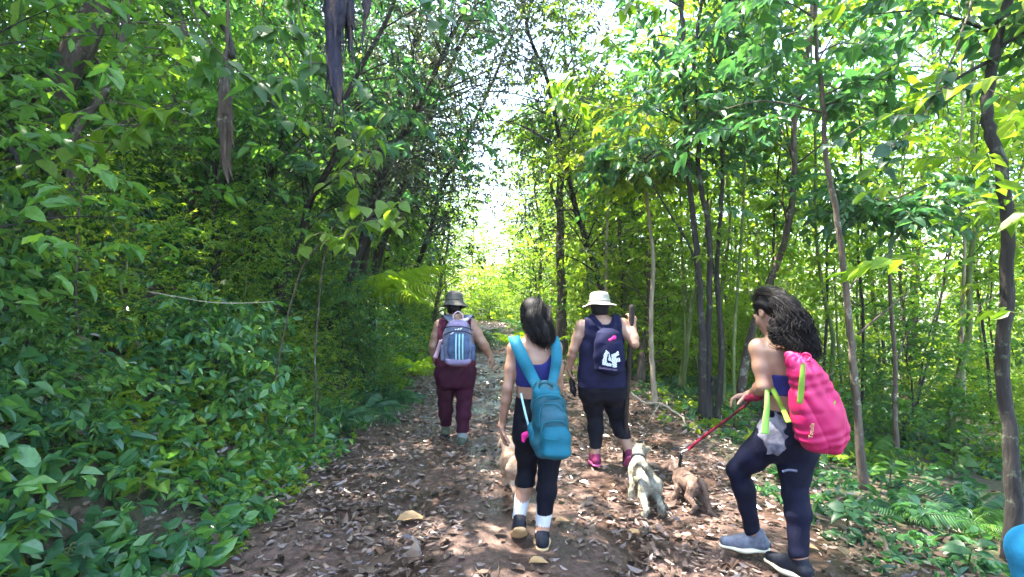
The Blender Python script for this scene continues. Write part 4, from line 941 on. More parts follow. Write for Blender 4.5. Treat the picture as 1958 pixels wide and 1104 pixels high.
M['shoe_black'] = cloth('shoe_black', (.012, .014, .022), .6, .5, 30); M['shoe_tan'] = cloth('shoe_tan', (.50, .33, .17), .7, .3, 20); M['sole_cream'] = cloth('sole_cream', (.62, .58, .42), .7, .15); M['shoe_green'] = cloth('shoe_green', (.06, .075, .05), .8, .3, 30); M['shoe_pink'] = cloth('shoe_pink', (.16, .02, .07), .7, .3); M['sole_pink'] = cloth('sole_pink', (.62, .12, .28), .6)
M['shoe_grey'] = cloth('shoe_grey', (.12, .13, .165), .7, .4, 30); M['hat_grey'] = cloth('hat_grey', (.09, .082, .072), .95, .2, 14, .5, 150); M['hat_cream'] = cloth('hat_cream', (.32, .30, .25), .95, .1, 14, .5, 150)
M['painted_sun_patch'] = surf_mat('painted_sun_patch', [(.36, (.008, .010, .025)), (.46, (.09, .09, .12)), (.6, (.20, .20, .25))], 9, .8, .4, 60, spec=.15, bdist=.004)  # sunlight on the dark leggings, painted as pale cloth
M['teal'] = cloth('teal', (.005, .07, .10), .6, .3, 9, .5, 40, .4); M['teal_light'] = cloth('teal_light', (.010, .115, .165), .65, .2, 9, .4, 60); M['teal_dark'] = cloth('teal_dark', (.008, .10, .14), .55, .3)
M['bag_blue'] = cloth('bag_blue', (.065, .10, .18), .7, .35, 12, .5, 120); M['bag_lilac'] = cloth('bag_lilac', (.24, .19, .30), .8, .3, 12, .5, 120); M['bag_grey'] = cloth('bag_grey', (.12, .13, .19), .8, .3, 12, .4, 120); M['mint'] = cloth('mint', (.32, .55, .56), .7, .1)
M['pink'] = cloth('pink', (.40, .006, .085), .6, .15, 6, .5, 22, .45); M['pink_pale'] = cloth('pink_pale', (.62, .40, .45), .7, .1); M['lime'] = cloth('lime', (.15, .26, .03), .6, .2); M['lime_bright'] = cloth('lime_bright', (.26, .55, .10), .6, .15); M['print_lime'] = cloth('print_lime', (.42, .30, .14), .7, .2)
M['hot_pink'] = cloth('hot_pink', (.75, .03, .25), .5, .1); M['red_leash'] = cloth('red_leash', (.13, .006, .025), .6, .3); M['black'] = cloth('black', (.008, .008, .010), .6, .3); M['white_print'] = cloth('white_print', (.72, .76, .8), .7, .08); M['metal'] = surf_mat('metal', [(.3, (.5, .5, .5)), (.7, (.8, .8, .8))], 20, .3, 0, metallic=1.0); M['stick'] = cloth('stick', (.028, .020, .018), .7, .4, 20)
M['hair'] = surf_mat('hair', [(.3, (.003, .0025, .003)), (.6, (.007, .005, .006)), (.8, (.016, .011, .010))], 60, .6, .5, 200, (1, 1, .2), spec=.18, bdist=.003); M['hair_brown'] = surf_mat('hair_brown', [(.3, (.005, .0035, .003)), (.6, (.014, .009, .007)), (.8, (.03, .018, .013))], 60, .45, .5, 200, (1, 1, .2), spec=.5, bdist=.003); M['eye'] = cloth('eye', (.6, .58, .55), .2); M['child_blue'] = cloth('child_blue', (.004, .085, .18), .9)

def rot_head(yaw, pitch, roll=0):
    cy_, sy_ = math.cos(yaw), math.sin(yaw); cp, sp = math.cos(pitch), math.sin(pitch); cr, sr = math.cos(roll), math.sin(roll)
    Rz = np.array([[cy_, -sy_, 0], [sy_, cy_, 0], [0, 0, 1]]); Rx = np.array([[1, 0, 0], [0, cp, -sp], [0, sp, cp]]); Ry = np.array([[cr, 0, sr], [0, 1, 0], [-sr, 0, cr]]); return Rz @ Rx @ Ry

def hand(S, w_, d, n, ts, curl, scale=1.0, k=.006, spread=.12):
    """wrist, finger direction, palm normal, thumb side sign"""
    d = nrm(np.asarray(d, float)); n = nrm(np.asarray(n, float) - d * np.dot(n, d)); s_ = np.cross(d, n); w_ = np.asarray(w_, float); q = scale
    Rm = np.stack([d, s_, n], 1)
    S.box(w_ + d * .045 * q, np.array([.048, .038, .014]) * q, .012 * q, Rm, .014, 'hand')
    S.cap(w_, w_ + d * .02 * q, .024 * q, .022 * q, .015, 'hand')
    for i, (o, L) in enumerate(((.030, .068), (.010, .078), (-.010, .072), (-.030, .056))):
        b = w_ + d * .086 * q + s_ * o * q * ts; dd = d + s_ * ts * (o * spread / .03); dd = nrm(dd); r = .0088 * q; seg = [.42, .32, .26]
        for j in range(3):
            a = curl * (.5 + .5 * j) ; dd = nrm(dd * math.cos(a) + n * math.sin(a)); e = b + dd * L * seg[j] * q; S.cap(b, e, r, r * .92, .004, 'hand'); b = e; r *= .92
    b = w_ + d * .025 * q + s_ * ts * .030 * q; dd = nrm(d * .75 + s_ * ts * .65 + n * .35)
    for j, L in enumerate((.034, .030, .024)):
        e = b + dd * L * q; S.cap(b, e, .0125 * q * (1 - .12 * j), .011 * q * (1 - .12 * j), .006, 'hand'); b = e; dd = nrm(dd * math.cos(curl * .5) + (d * .6 + n * .8) * math.sin(curl * .5))
    return S

def build_body(J, parent, h=.0068):
    S = SDF(h); g = J.get('girth', 1.0)
    S.loft(J['torso'], .03, 'torso', J.get('pw', 2.25))
    for c, r in J.get('bulk', []): S.ell(c, r, None, .05, 'torso')
    hc = np.array(J['head']); Rh = rot_head(*J['headrot']); hs = J.get('hs', .93)
    X = lambda x, y, z: hc + Rh @ (np.array([x, y, z]) * hs)
    nb = np.array(J['neckbase']); S.cap(nb, X(0, -.02, -.07), J.get('neckr', .052) * 1.15, J.get('neckr', .052), .035, 'neck')
    E = lambda c, r, k=.012: S.ell(X(*c), np.array(r) * hs, Rh, k, 'head')
    E((0, -.012, .032), (.074, .092, .088), .02); E((0, .030, -.045), (.056, .062, .072), .03); E((0, .072, -.098), (.024, .020, .020), .02)
    E((-.040, .052, -.030), (.024, .026, .026), .02); E((.040, .052, -.030), (.024, .026, .026), .02)
    S.cap(X(0, .088, .012), X(0, .112, -.026), .008 * hs, .012 * hs, .010, 'head'); E((-.012, .100, -.030), (.009, .010, .008), .006); E((.012, .100, -.030), (.009, .010, .008), .006)
    for sx in (-1, 1):
        S.ell(X(sx * .030, .094, .008), np.array([.016, .012, .010]) * hs, Rh, .010, 'head', -1); E((sx * .030, .084, .008), (.013, .012, .011), .003)
        S.cap(X(sx * .015, .095, .024), X(sx * .045, .084, .024), .006 * hs, .005 * hs, .008, 'head')
        E((sx * .077, -.006, -.006), (.010, .021, .032), .006); S.ell(X(sx * .086, -.002, -.002), np.array([.006, .011, .018]) * hs, Rh, .004, 'head', -1)
    E((0, .095, -.058), (.022, .011, .006), .004); E((0, .093, -.068), (.020, .011, .007), .004)
    for A in J['arms']:
        sh, el, wr = map(np.array, (A['s'], A['e'], A['w'])); r = A.get('r', .042) * g
        inn = np.array(J['torso'][-2][1:3]); c = np.array([inn[0], inn[1], sh[2] - .01]); S.cap(c + (sh - c) * .45, sh, r * 1.15, r * 1.18, .03, 'torso')
        S.cap(sh, sh + (el - sh) * .5, r * 1.12, r * 1.02, .02, 'arm'); S.cap(sh + (el - sh) * .5, el, r * 1.02, r * .80, .02, 'arm')
        m1 = el + (wr - el) * .3; S.cap(el, m1, r * .80, r * .84, .02, 'arm'); S.cap(m1, wr, r * .84, r * .54, .02, 'arm')
        hand(S, wr, A['hd'], A['hn'], A['ts'], A.get('curl', .35), A.get('hscale', .95), spread=A.get('spread', .12))
    for L in J['legs']:
        hp, kn, an = map(np.array, (L['h'], L['k'], L['a'])); r1, r2, r3 = L['r']
        f = np.array(L.get('f', (0, 1, 0)), float)
        S.cap(hp, hp + (kn - hp) * .55, r1, (r1 + r2) * .52, .045, 'leg'); S.cap(hp + (kn - hp) * .55, kn, (r1 + r2) * .52, r2, .03, 'leg')
        cm = kn + (an - kn) * .30 - f * r2 * .18; S.cap(kn, cm, r2 * .96, r2 * 1.0, .03, 'leg'); S.cap(cm, an, r2 * 1.0, r3, .03, 'leg')
        S.ell(hp - f * r1 * .30 + np.array([0, 0, -.02]), (r1 * 1.02, r1 * 1.02, r1 * 1.15), None, .05, 'torso')
        # foot
        td = nrm(np.array(L['toe'], float)); fl = L.get('fl', .24); heel = an + np.array(L.get('ho', (0, 0, -.075))) - td * .035
        S.cap(an, heel, r3 * .95, .028, .02, 'foot'); S.cap(heel, heel + td * fl * .55, .026, .030, .02, 'foot'); S.cap(heel + td * fl * .55, heel + td * fl * .85, .030, .020, .02, 'foot'); L['_heel'] = heel; L['_td'] = td; L['_fl'] = fl
    V, Q = S.mesh(); V = relax(V, Q, 1, .4); N = normals(V, Q); own = S.owner(V)
    b = obj('body', V, [Q], M['skin'], parent)
    for sx in (-1, 1): pass
    return V, Q, N, own, X, Rh, b

def shoe(L, parent, upper, sole, accent=None, high=.0):
    heel, td, fl = L['_heel'], L['_td'], L['_fl']; an = np.array(L['a']); up = nrm(an - heel - td * np.dot(an - heel, td)); s_ = np.cross(td, up)
    n = parent.name.split('.')[0]
    S = SDF(.006); S.cap(heel, heel + td * fl * .45, .040, .040, .02, flat=(s_, .92)); S.cap(heel + td * fl * .45, heel + td * fl * .86, .042, .030, .03); S.cap(heel + up * .01, heel + up * (.055 + high) + td * .02, .040, .037, .02); S.cap(heel + up * .05 + td * .03, heel + td * fl * .5, .032, .03, .03)
    V, Q = S.mesh(); so = heel - up * .018; V2 = V - so; hgt = V2 @ up; V = V + up[None] * np.where(hgt < -.006, (-.006 - hgt), 0)[:, None]; sh = obj('shoe', V, [Q], upper, parent)
    S = SDF(.006); c = heel - up * .030
    S.cap(c - td * .004, c + td * fl * .42, .041, .039, .02, flat=(up, .42)); S.cap(c + td * fl * .42, c + td * fl * .88 + up * .006, .043, .033, .03, flat=(up, .42)); V, Q = S.mesh(); obj('sole', V, [Q], sole, sh)
    if accent:
        S = SDF(.005); S.ell(heel + up * .000 - td * .024, (.030, .020, .016), None, .01); V, Q = S.mesh(); obj('heel_panel', V, [Q], accent, sh)
    mb = MB()
    for k in range(4):
        a = heel + td * fl * (.38 + .09 * k) + up * (.040 - .006 * k); mb.tube([a - s_ * .022 - up * .006, a + up * .004, a + s_ * .022 - up * .006], .0028, 5)
    mb.build('lace', accent or sole, sh); return sh

def strands(paths, n, spread, rad, seed, wave=.0, wfreq=8, sides=3, taper=.25, flare=1.0):
    rng = np.random.default_rng(seed); mb = MB()
    for i in range(n):
        b = paths[int(rng.integers(len(paths)))]; path = catmull(b, 7); m = len(path); s = np.linspace(0, 1, m)
        a = rng.random() * 6.28; rr = spread * math.sqrt(rng.random()); off = np.array([math.cos(a) * rr, math.sin(a) * rr * .8, rng.normal() * rr * .5])
        st, en = sorted((rng.random() * .35, .75 + .3 * rng.random())); en = min(1, en); ss = np.linspace(st, en, m); pp = np.stack([np.interp(ss, s, path[:, q]) for q in range(3)], -1) + off * (1 + (flare - 1) * ss[:, None])
        ph = rng.random() * 6.28; wv = wave * (.4 + ss); pp[:, 0] += wv * np.sin(ss * wfreq + ph); pp[:, 1] += wv * np.cos(ss * wfreq * .9 + ph * 1.7); pp[:, 2] += wv * .4 * np.sin(ss * wfreq * 1.3 + ph)
        mb.tube(pp, rad * np.array([.7, 1, .9, taper]), sides)
    return mb

def torso_rows(rows, Y, yaw=0):
    """pixel rows (py, cx, halfwidth px, half depth m[, dY]) -> loft stations"""
    out = []
    for r in rows:
        y = Y + (r[4] if len(r) > 4 else 0); p = P(r[1], r[0], y); out.append((p[2], p[0], p[1], r[2] / 1000 * y, r[3], yaw if len(r) < 6 else r[5]))
    return sorted(out)
FRONT = np.array([0, 1.0, 0])

# ================================================================== person A : grey hat, maroon trousers
YA = 5.66
pa = empty('person', (P(870, 0, YA)[0], YA, 0), 'stout person in grey hat and maroon trousers walking furthest ahead', 'person')
JA = dict(girth=1.22, torso=torso_rows([(738, 871, 33, .14), (720, 871, 35, .165), (700, 871, 36.5, .17), (680, 871, 35.5, .16), (660, 871, 36, .16), (640, 871, 35, .15), (622, 871, 33, .13), (610, 871, 25, .10), (604, 871, 14, .06)], YA),
    head=P(869, 583, YA + .03), headrot=(.05, -.12, 0), neckbase=P(870, 610, YA), neckr=.06,
    arms=[dict(s=P(842, 624, YA), e=P(829, 662, YA - .02), w=P(833, 692, YA + .10), hd=(.25, .35, -.9), hn=(1, .2, 0), ts=1, curl=.7, r=.05),
          dict(s=P(900, 621, YA), e=P(922, 655, YA - .03), w=P(936, 679, YA + .05), hd=(.35, .2, -.85), hn=(-.8, .4, -.1), ts=-1, curl=.22, r=.05, spread=.35)],
    legs=[dict(h=P(853, 715, YA), k=P(852, 772, YA + .12), a=P(853, 816, YA + .22), r=(.096, .066, .048), toe=(-.22, .9, -.30), ho=(0, -.03, -.065)),
          dict(h=P(888, 715, YA), k=P(887, 775, YA - .02), a=P(884, 833, YA - .08), r=(.096, .066, .047), toe=(.1, 1, -.02), ho=(0, 0, -.072))])
V, Q, N, own, X, Rh, b_ = build_body(JA, pa)
z = V[:, 2]; xA = V[:, 0]; tl = (own == 'torso') | (own == 'leg')
garment(V, Q, N, tl & (z < P(0, 694, YA)[2]) & (z > P(0, 824, YA)[2]), .012, 'trousers', M['maroon'], pa, folds=.004, fscale=30, seed=1)
cx = P(871, 0, YA)[0]
garment(V, Q, N, (own == 'torso') & (z > P(0, 700, YA)[2]) & (np.abs(xA - cx) < .175 + .4 * np.clip(P(0, 650, YA)[2] - z, 0, .1)) & (z < P(0, 611, YA)[2] + .25 * np.clip(np.abs(xA - cx) - .07, 0, .06)), .014, 'vest', M['maroon_top'], pa, folds=.004, seed=2)
for i, L in enumerate(JA['legs']):
    an = np.array(L['a']); obj('sock', *(lambda t: (t[0], [t[1], t[2]]))(tube([an + [0, 0, .06], an + [0, 0, -.02], an + [0, -.005, -.05]], np.array([.055, .052, .05]), 14)), M['grey_sock'], pa)
    shoe(L, pa, M['shoe_green'], M['shoe_black'])
S = SDF(.007); S.ell(X(0, -.035, -.02), (.082, .085, .085), Rh, .02); S.ell(X(0, -.06, -.075), (.065, .045, .045), Rh, .03); V, Q = S.mesh(); hair = obj('hair', V, [Q], M['hair'], pa)
def hat(X, Rh, parent, mat, zc, rc, rb, hgt, droop, bandmat=None, up=0.0):
    prof = [(0, hgt), (rc * .55, hgt * .985), (rc * .86, hgt * .88), (rc * .97, hgt * .65), (rc * 1.02, hgt * .3), (rc * 1.06, .012), (rc * 1.14, .0), (rb * .8, -droop * .55), (rb, -droop), (rb * 1.0, -droop - .006), (rb * .8, -droop * .55 - .006), (rc * 1.1, -.008), (rc * .9, -.004)]
    n = 40; a = np.linspace(0, 2 * np.pi, n, endpoint=False); V = []
    rngh = np.random.default_rng(int(rc * 1000)); wob = np.sin(a * 3 + 1) * .006 + np.sin(a * 5) * .004
    for i, (r, zz) in enumerate(prof):
        for j in range(n):
            e = 1.0 if 6 < i < 11 else 0; V.append(X(0, 0, 0) + Rh @ np.array([math.cos(a[j]) * r * .93 , math.sin(a[j]) * r * 1.05 - .015, zc + zz + e * wob[j] + (up * abs(math.cos(a[j])) ** 2 * e)]))
    V = np.array(V); F = []
    for i in range(len(prof) - 1):
        for j in range(n): F.append([i * n + j, i * n + (j + 1) % n, (i + 1) * n + (j + 1) % n, (i + 1) * n + j])
    hh = obj('hat', V, [np.array(F)], mat, parent)
    mb = MB(); ring = np.array([X(0, 0, 0) + Rh @ np.array([math.cos(t) * rc * 1.055 * .93, math.sin(t) * rc * 1.055 * 1.05 - .015, zc + .022]) for t in np.linspace(0, 2 * np.pi, 41)]); mb.add(*band(list(ring[::2]), Rh @ np.array([0, 0, 1.]), .02, .003, 2)); mb.build('hat_band', bandmat or mat, hh)
    return hh
hat(X, Rh, pa, M['hat_grey'], .030, .098, .158, .115, .048)
# backpack A
def Rz(a): c, s_ = math.cos(a), math.sin(a); return np.array([[c, -s_, 0], [s_, c, 0], [0, 0, 1.]])
def soft(name, prims, mat, parent, h=.007, disp=0, fs=30, seed=0):
    S = SDF(h)
    for p in prims: getattr(S, p[0])(*p[1:])
    V, Q = S.mesh(); V = relax(V, Q, 1)
    if disp:
        N = normals(V, Q); x, y, z = V.T; f = np.sin(fs * (x * .7 + z * .5) + 3 * np.sin(8 * z + seed)) + .7 * np.sin(fs * 1.9 * (z - .4 * x) + 2 * np.sin(13 * x + seed)); V = V + N * (disp * f)[:, None]
    return obj(name, V, [Q], mat, parent)
YB0 = YA - .24
c = P(876, 662, YB0); ba = empty('backpack', c, 'blue grey backpack with three pale stripes worn by the person in grey hat', 'backpack')
I3 = np.eye(3)
soft('main_body', [('loft', [(P(0, 697, YB0)[2], c[0] + .0, YB0, .10, .07, 0), (P(0, 690, YB0)[2], c[0], YB0, .145, .09, 0), (P(0, 665, YB0)[2], c[0], YB0, .165, .10, 0), (P(0, 640, YB0)[2], c[0] - .005, YB0, .15, .10, 0), (P(0, 622, YB0)[2], c[0] - .005, YB0, .115, .085, 0), (P(0, 613, YB0)[2], c[0] - .005, YB0 + .02, .08, .06, 0)], .02, '', 3.0)], M['bag_grey'], ba, disp=.002)
fp = soft('front_pocket', [('loft', [(P(0, 689, YB0)[2], c[0] + .01, YB0 - .075, .09, .04, 0), (P(0, 670, YB0)[2], c[0] + .012, YB0 - .08, .118, .055, 0), (P(0, 645, YB0)[2], c[0] + .01, YB0 - .075, .105, .05, 0), (P(0, 634, YB0)[2], c[0] + .01, YB0 - .065, .06, .035, 0)], .02, '', 3.0)], M['bag_blue'], ba, disp=.002)
soft('base_panel', [('loft', [(P(0, 699, YB0)[2], c[0] + .005, YB0 - .02, .09, .075, 0), (P(0, 693, YB0)[2], c[0] + .005, YB0 - .03, .13, .095, 0), (P(0, 684, YB0)[2], c[0] + .005, YB0 - .03, .15, .1, 0)], .02, '', 3.0)], M['bag_lilac'], ba)
for sx in (-1, 1): soft('side_pocket', [('box', np.array([c[0] + sx * .155, YB0 - .01, P(0, 674, YB0)[2]]), (.022, .06, .085), .02)], M['bag_grey'] if sx < 0 else M['bag_blue'], ba)
soft('top_flap', [('loft', [(P(0, 628, YB0)[2], c[0], YB0 - .045, .115, .05, 0), (P(0, 618, YB0)[2], c[0], YB0 - .03, .10, .05, 0), (P(0, 612, YB0)[2], c[0], YB0 - .01, .07, .04, 0)], .02, '', 2.6)], M['bag_lilac'], ba)
for k in range(3):
    x0 = c[0] + .008 + .034 * (k - .5) ; mb = MB()
    pts = [np.array([x0, YB0 - y_, P(0, py, YB0)[2]]) for py, y_ in ((637, .112), (645, .128), (655, .138), (670, .140), (680, .132), (686, .122))]; mb.add(*band(pts, [1, 0, 0], .0155, .004, 4)); mb.build('stripe', M['mint'], fp)
mb = MB(); tz = P(0, 628, YB0)[2]
tri = np.array([[c[0] - .03, YB0 - .1, tz - .014], [c[0] + .035, YB0 - .1, tz - .014], [c[0] + .003, YB0 - .1, tz + .026]])
for f0, f1 in ((0, .26), (.36, .62), (.72, 1)):   # three slanted bars making a triangle
    a, b2 = tri[0] + (tri[1] - tri[0]) * f0, tri[0] + (tri[1] - tri[0]) * f1; hgt = .5 + .5 * f1; ap = a + (tri[2] - tri[0]) * (.3 + .35 * f0) ; bp = b2 + (tri[2] - tri[0]) * (.30 + .38 * f0)
    q = np.array([a, b2, bp, ap]); q = np.vstack([q, q + [0, .02, 0]]); mb.add(q, [[0, 1, 2, 3], [4, 7, 6, 5], [0, 4, 5, 1], [1, 5, 6, 2], [2, 6, 7, 3], [3, 7, 4, 0]])
mb.build('emblem', M['white_print'], ba)
for (a, b2, mid) in (((842, 631), (905, 632), 624), ((848, 641), (903, 640), 633)):
    mb = MB(); p0, p2 = P(*a, YB0 - .09), P(*b2, YB0 - .09); pm = P((a[0] + b2[0]) / 2, mid, YB0 - .115); mb.tube(catmull([p0, (p0 + pm) / 2 + [0, -.012, .012], pm, (p2 + pm) / 2 + [0, -.012, .012], p2], 5), .004, 6); mb.build('zip', M['black'], ba)
mb = MB(); mb.tube([P(861, 640, YB0 - .13), P(867, 636, YB0 - .13)], .005, 6); mb.build('zip_pull', M['white_print'], ba)
mb = MB(); mb.add(*band([P(868, 614, YB0 - .02), P(867, 603, YB0 - .03), P(876, 596, YB0 - .03), P(885, 603, YB0 - .03), P(884, 614, YB0 - .02)], [0, 1, 0], .022, .010, 6)); mb.build('handle', M['pink_pale'], ba)
for (x1, x2, x3) in ((866, 858, 848), (884, 893, 901)):
    mb = MB(); mb.add(*band([P(x1, 616, YB0 + .02), P(x2, 608, YA - .12), P((x2 + x3) / 2, 603, YA - .02), P(x3, 611, YA + .12), P(x3 + (2 if x3 < 870 else -2), 640, YA + .17)], [1, 0, 0], np.array([.075, .085, .085, .07, .05]), .012, 6)); mb.build('strap', M['bag_grey'], ba)
mb = MB(); mb.add(*band([P(850, 655, YB0 + .0), P(843, 652, YB0 - .02), P(838, 668, YB0 + .02), P(832, 685, YB0 + .03)], [1, .2, .2], np.array([.03, .035, .04, .05]), .006, 6)); mb.build('loose_strap', M['pink_pale'], ba)

# ================================================================== person B : teal backpack
YB = 3.36
pb = empty('person', (P(1020, 0, YB)[0], YB, 0), 'person with long dark hair, navy crop top and white socks, middle of the path', 'person')
JB = dict(torso=torso_rows([(832, 1032, 38, .10), (815, 1031, 46, .115), (795, 1031, 48, .12), (775, 1029, 43, .11), (755, 1026, 37.5, .10), (735, 1025, 37.5, .10), (710, 1025, 40, .105), (685, 1025, 43, .105), (665, 1023, 42, .095), (653, 1021, 34, .075), (645, 1019, 18, .055)], YB),
    head=P(1017, 604, YB + .03), headrot=(.30, -.05, .02), hs=.90, neckbase=P(1020, 652, YB), neckr=.047,
    arms=[dict(s=P(984, 667, YB), e=P(971, 742, YB - .03), w=P(960, 812, YB + .04), hd=(.02, .3, -.95), hn=(1, .1, 0), ts=1, curl=.45, r=.040, hscale=1.0),
          dict(s=P(1061, 665, YB), e=P(1068, 738, YB + .05), w=P(1050, 770, YB + .26), hd=(-.3, .9, .1), hn=(-1, 0, 0), ts=-1, curl=.6, r=.040)],
    legs=[dict(h=P(1009, 825, YB), k=P(1008, 895, YB + .10), a=P(993, 985, YB + .02), r=(.082, .056, .038), toe=(-.05, .80, -.62), ho=(0, -.030, -.060), fl=.23),
          dict(h=P(1054, 825, YB), k=P(1048, 905, YB - .0), a=P(1037, 1012, YB - .07), r=(.080, .058, .040), toe=(.04, 1, -.04), ho=(0, 0, -.070), fl=.23)])
V, Q, N, own, X, Rh, b_ = build_body(JB, pb)
z = V[:, 2]; x = V[:, 0]; tl = (own == 'torso') | (own == 'leg'); kL = x < P(1026, 0, YB)[0]
garment(V, Q, N, tl & (z < P(0, 757, YB)[2]) & (z > np.where(kL, P(0, 936, YB)[2], P(0, 976, YB)[2])), .005, 'leggings', M['blacknavy'], pb, folds=.0012, fscale=40)
cx = P(1022, 0, YB)[0]; dx = np.abs(x - cx)
scoop = P(0, 692, YB)[2] + np.clip(dx - .03, 0, 1) ** 2 * 14 + .0
garment(V, Q, N, (own == 'torso') & (z > P(0, 737, YB)[2]) & (z < np.where(dx > .125, P(0, 676, YB)[2], scoop)) & (dx < .150), .006, 'crop_top', M['blue_top'], pb, folds=.001)
for i, L in enumerate(JB['legs']):
    an = np.array(L['a']); kn = np.array(L['k']); u = nrm(kn - an); mb = MB(); Lh = .175 if i == 0 else .15
    mb.tube(catmull([an + u * Lh, an + u * Lh * .5, an + u * .02, an - u * .03], 4), np.array([.052 if i == 0 else .056, .050, .044, .042]), 16); mb.build('sock', M['sock'], pb)
    shoe(L, pb, M['shoe_black'], M['shoe_tan'], M['shoe_tan'] if i == 0 else M['sole_cream'])
S = SDF(.006)
S.ell(X(0, -.022, .040), (.080, .092, .086), Rh, .02); S.ell(X(.006, -.055, -.01), (.074, .060, .08), Rh, .03)
q1, q2, q3, q4 = P(1022, 612, YB - .07), P(1033, 632, YB - .095), P(1040, 648, YB - .10), P(1040, 660, YB - .09)
S.cap(q1, q2, .060, .054, .03); S.cap(q2, q3, .054, .040, .03); S.cap(q3, q4, .040, .014, .02)
S.ell(X(0, .115, -.02), (.075, .075, .12), Rh, .02, '', -1)
V, Q = S.mesh(); hb = obj('hair', V, [Q], M['hair'], pb)
ps = [[X(0, .02, .12), X(.03, -.07, .09), P(1025, 605, YB - .11), P(1036, 640, YB - .13), P(1041, 668, YB - .10)], [X(-.04, .02, .10), X(-.07, -.06, .04), P(1006, 615, YB - .06), P(1018, 640, YB - .11), P(1028, 660, YB - .10)], [X(.05, .02, .10), X(.085, -.06, .04), P(1044, 612, YB - .07), P(1052, 640, YB - .09), P(1048, 662, YB - .09)]]
strands(ps, 900, .028, .0019, 5, .010, 10).build('strand', M['hair'], hb)
# teal backpack
YT = YB - .25; cT = P(1052, 800, YT); bt = empty('backpack', cT, 'bright teal backpack hanging low on the back of the person with white socks', 'backpack')
zz = lambda py: P(0, py, YT)[2]; xx = lambda px: P(px, 0, YT)[0]
soft('main_body', [('loft', [(zz(876), xx(1052), YT, .055, .05, 0), (zz(866), xx(1052), YT, .095, .085, 0), (zz(840), xx(1052), YT, .115, .10, 0), (zz(800), xx(1051), YT, .110, .10, 0), (zz(765), xx(1047), YT, .098, .09, 0), (zz(742), xx(1044), YT, .080, .07, 0), (zz(730), xx(1041), YT, .05, .045, 0)], .02, '', 2.8)], M['teal'], bt, disp=.006, fs=30, seed=1)
f1 = soft('front_pocket', [('loft', [(zz(825), xx(1055), YT - .07, .075, .04, 0), (zz(810), xx(1055), YT - .075, .088, .045, 0), (zz(785), xx(1054), YT - .07, .083, .045, 0), (zz(768), xx(1053), YT - .06, .06, .035, 0)], .02, '', 3.0)], M['teal'], bt, disp=.004, fs=36, seed=2)
f2 = soft('lower_pocket', [('loft', [(zz(872), xx(1060), YT - .075, .05, .04, 0), (zz(858), xx(1060), YT - .09, .083, .055, 0), (zz(830), xx(1060), YT - .09, .085, .055, 0), (zz(808), xx(1059), YT - .085, .072, .045, 0), (zz(800), xx(1058), YT - .07, .045, .03, 0)], .02, '', 3.0)], M['teal_light'], bt, disp=.005, fs=30, seed=3)
soft('side_pocket', [('ell', P(1022, 838, YT), (.035, .06, .05), I3), ('ell', P(1018, 822, YT), (.028, .05, .05), I3)], M['teal_light'], bt, disp=.002)
soft('side_pocket', [('ell', P(1086, 838, YT + .02), (.020, .06, .05), I3)], M['teal_dark'], bt)
soft('top_flap', [('loft', [(zz(762), xx(1047), YT - .04, .088, .055, 0), (zz(745), xx(1044), YT - .035, .078, .055, 0), (zz(733), xx(1041), YT - .02, .05, .04, 0)], .02, '', 2.6)], M['teal_light'], bt, disp=.002)
def arc(par, lst, Y, r, mat, nm='zip'):
    mb = MB(); mb.tube(catmull([P(a, b, Y if len(t) == 0 else t[0]) for a, b, *t in lst], 6), r, 6); mb.build(nm, mat, par)
arc(bt, [(1020, 790, YT - .05), (1024, 766, YT - .10), (1040, 757, YT - .115), (1062, 757, YT - .115), (1080, 768, YT - .09), (1083, 790, YT - .05)], 0, .0045, M['teal_dark'])
arc(f1, [(1031, 820, YT - .105), (1031, 790, YT - .11), (1040, 774, YT - .105), (1065, 774, YT - .105), (1079, 786, YT - .10)], 0, .004, M['teal_dark'])
arc(f2, [(1034, 850, YT - .13), (1035, 822, YT - .14), (1044, 808, YT - .135), (1072, 806, YT - .13), (1085, 815, YT - .11)], 0, .004, M['teal_dark'])
arc(f2, [(1040, 838, YT - .145), (1060, 842, YT - .150), (1080, 836, YT - .135)], 0, .0035, M['teal_dark'], 'seam')
mb = MB(); mb.add(*band([P(1030, 742, YT - .05), P(1034, 733, YT - .09), P(1046, 731, YT - .10), P(1057, 738, YT - .06)], [0, .3, 1], .02, .006)); mb.build('handle', M['teal'], bt)
mb = MB(); mb.add(*band([P(1033, 748, YT), P(1018, 722, YB - .155), P(1003, 692, YB - .145), P(989, 662, YB - .10), P(983, 645, YB - .01), P(985, 655, YB + .12), P(992, 700, YB + .14)], [[1, 0, .25], [1, 0, .35], [1, 0, .4], [1, -.1, .2], [1, 0, 0], [1, 0, 0]], np.array([.060, .074, .078, .075, .07, .06]), .012)); mb.build('strap', M['teal_light'], bt)
mb = MB(); mb.add(*band([P(1054, 744, YT), P(1060, 715, YB - .15), P(1064, 690, YB - .14), P(1063, 662, YB - .10), P(1058, 645, YB - .01), P(1060, 655, YB + .12), P(1058, 700, YB + .14)], [1, 0, 0], np.array([.05, .062, .066, .062, .06, .05]), .012)); mb.build('strap', M['teal_light'], bt)
mb = MB(); mb.add(*band([P(996, 752, YB - .12), P(1001, 775, YB - .16), P(1007, 800, YT + .02), P(1013, 822, YT + .02)], [1, 0, .2], .013, .004)); mb.build('loose_strap', M['mint'], bt)
tg = soft('trinket', [('ell', P(1004, 833, YB - .17), (.026, .016, .022), I3), ('ell', P(1011, 829, YB - .17), (.018, .014, .014), I3), ('ell', P(1001, 841, YB - .17), (.014, .012, .018), I3)], M['hot_pink'], bt, disp=.002, fs=60)
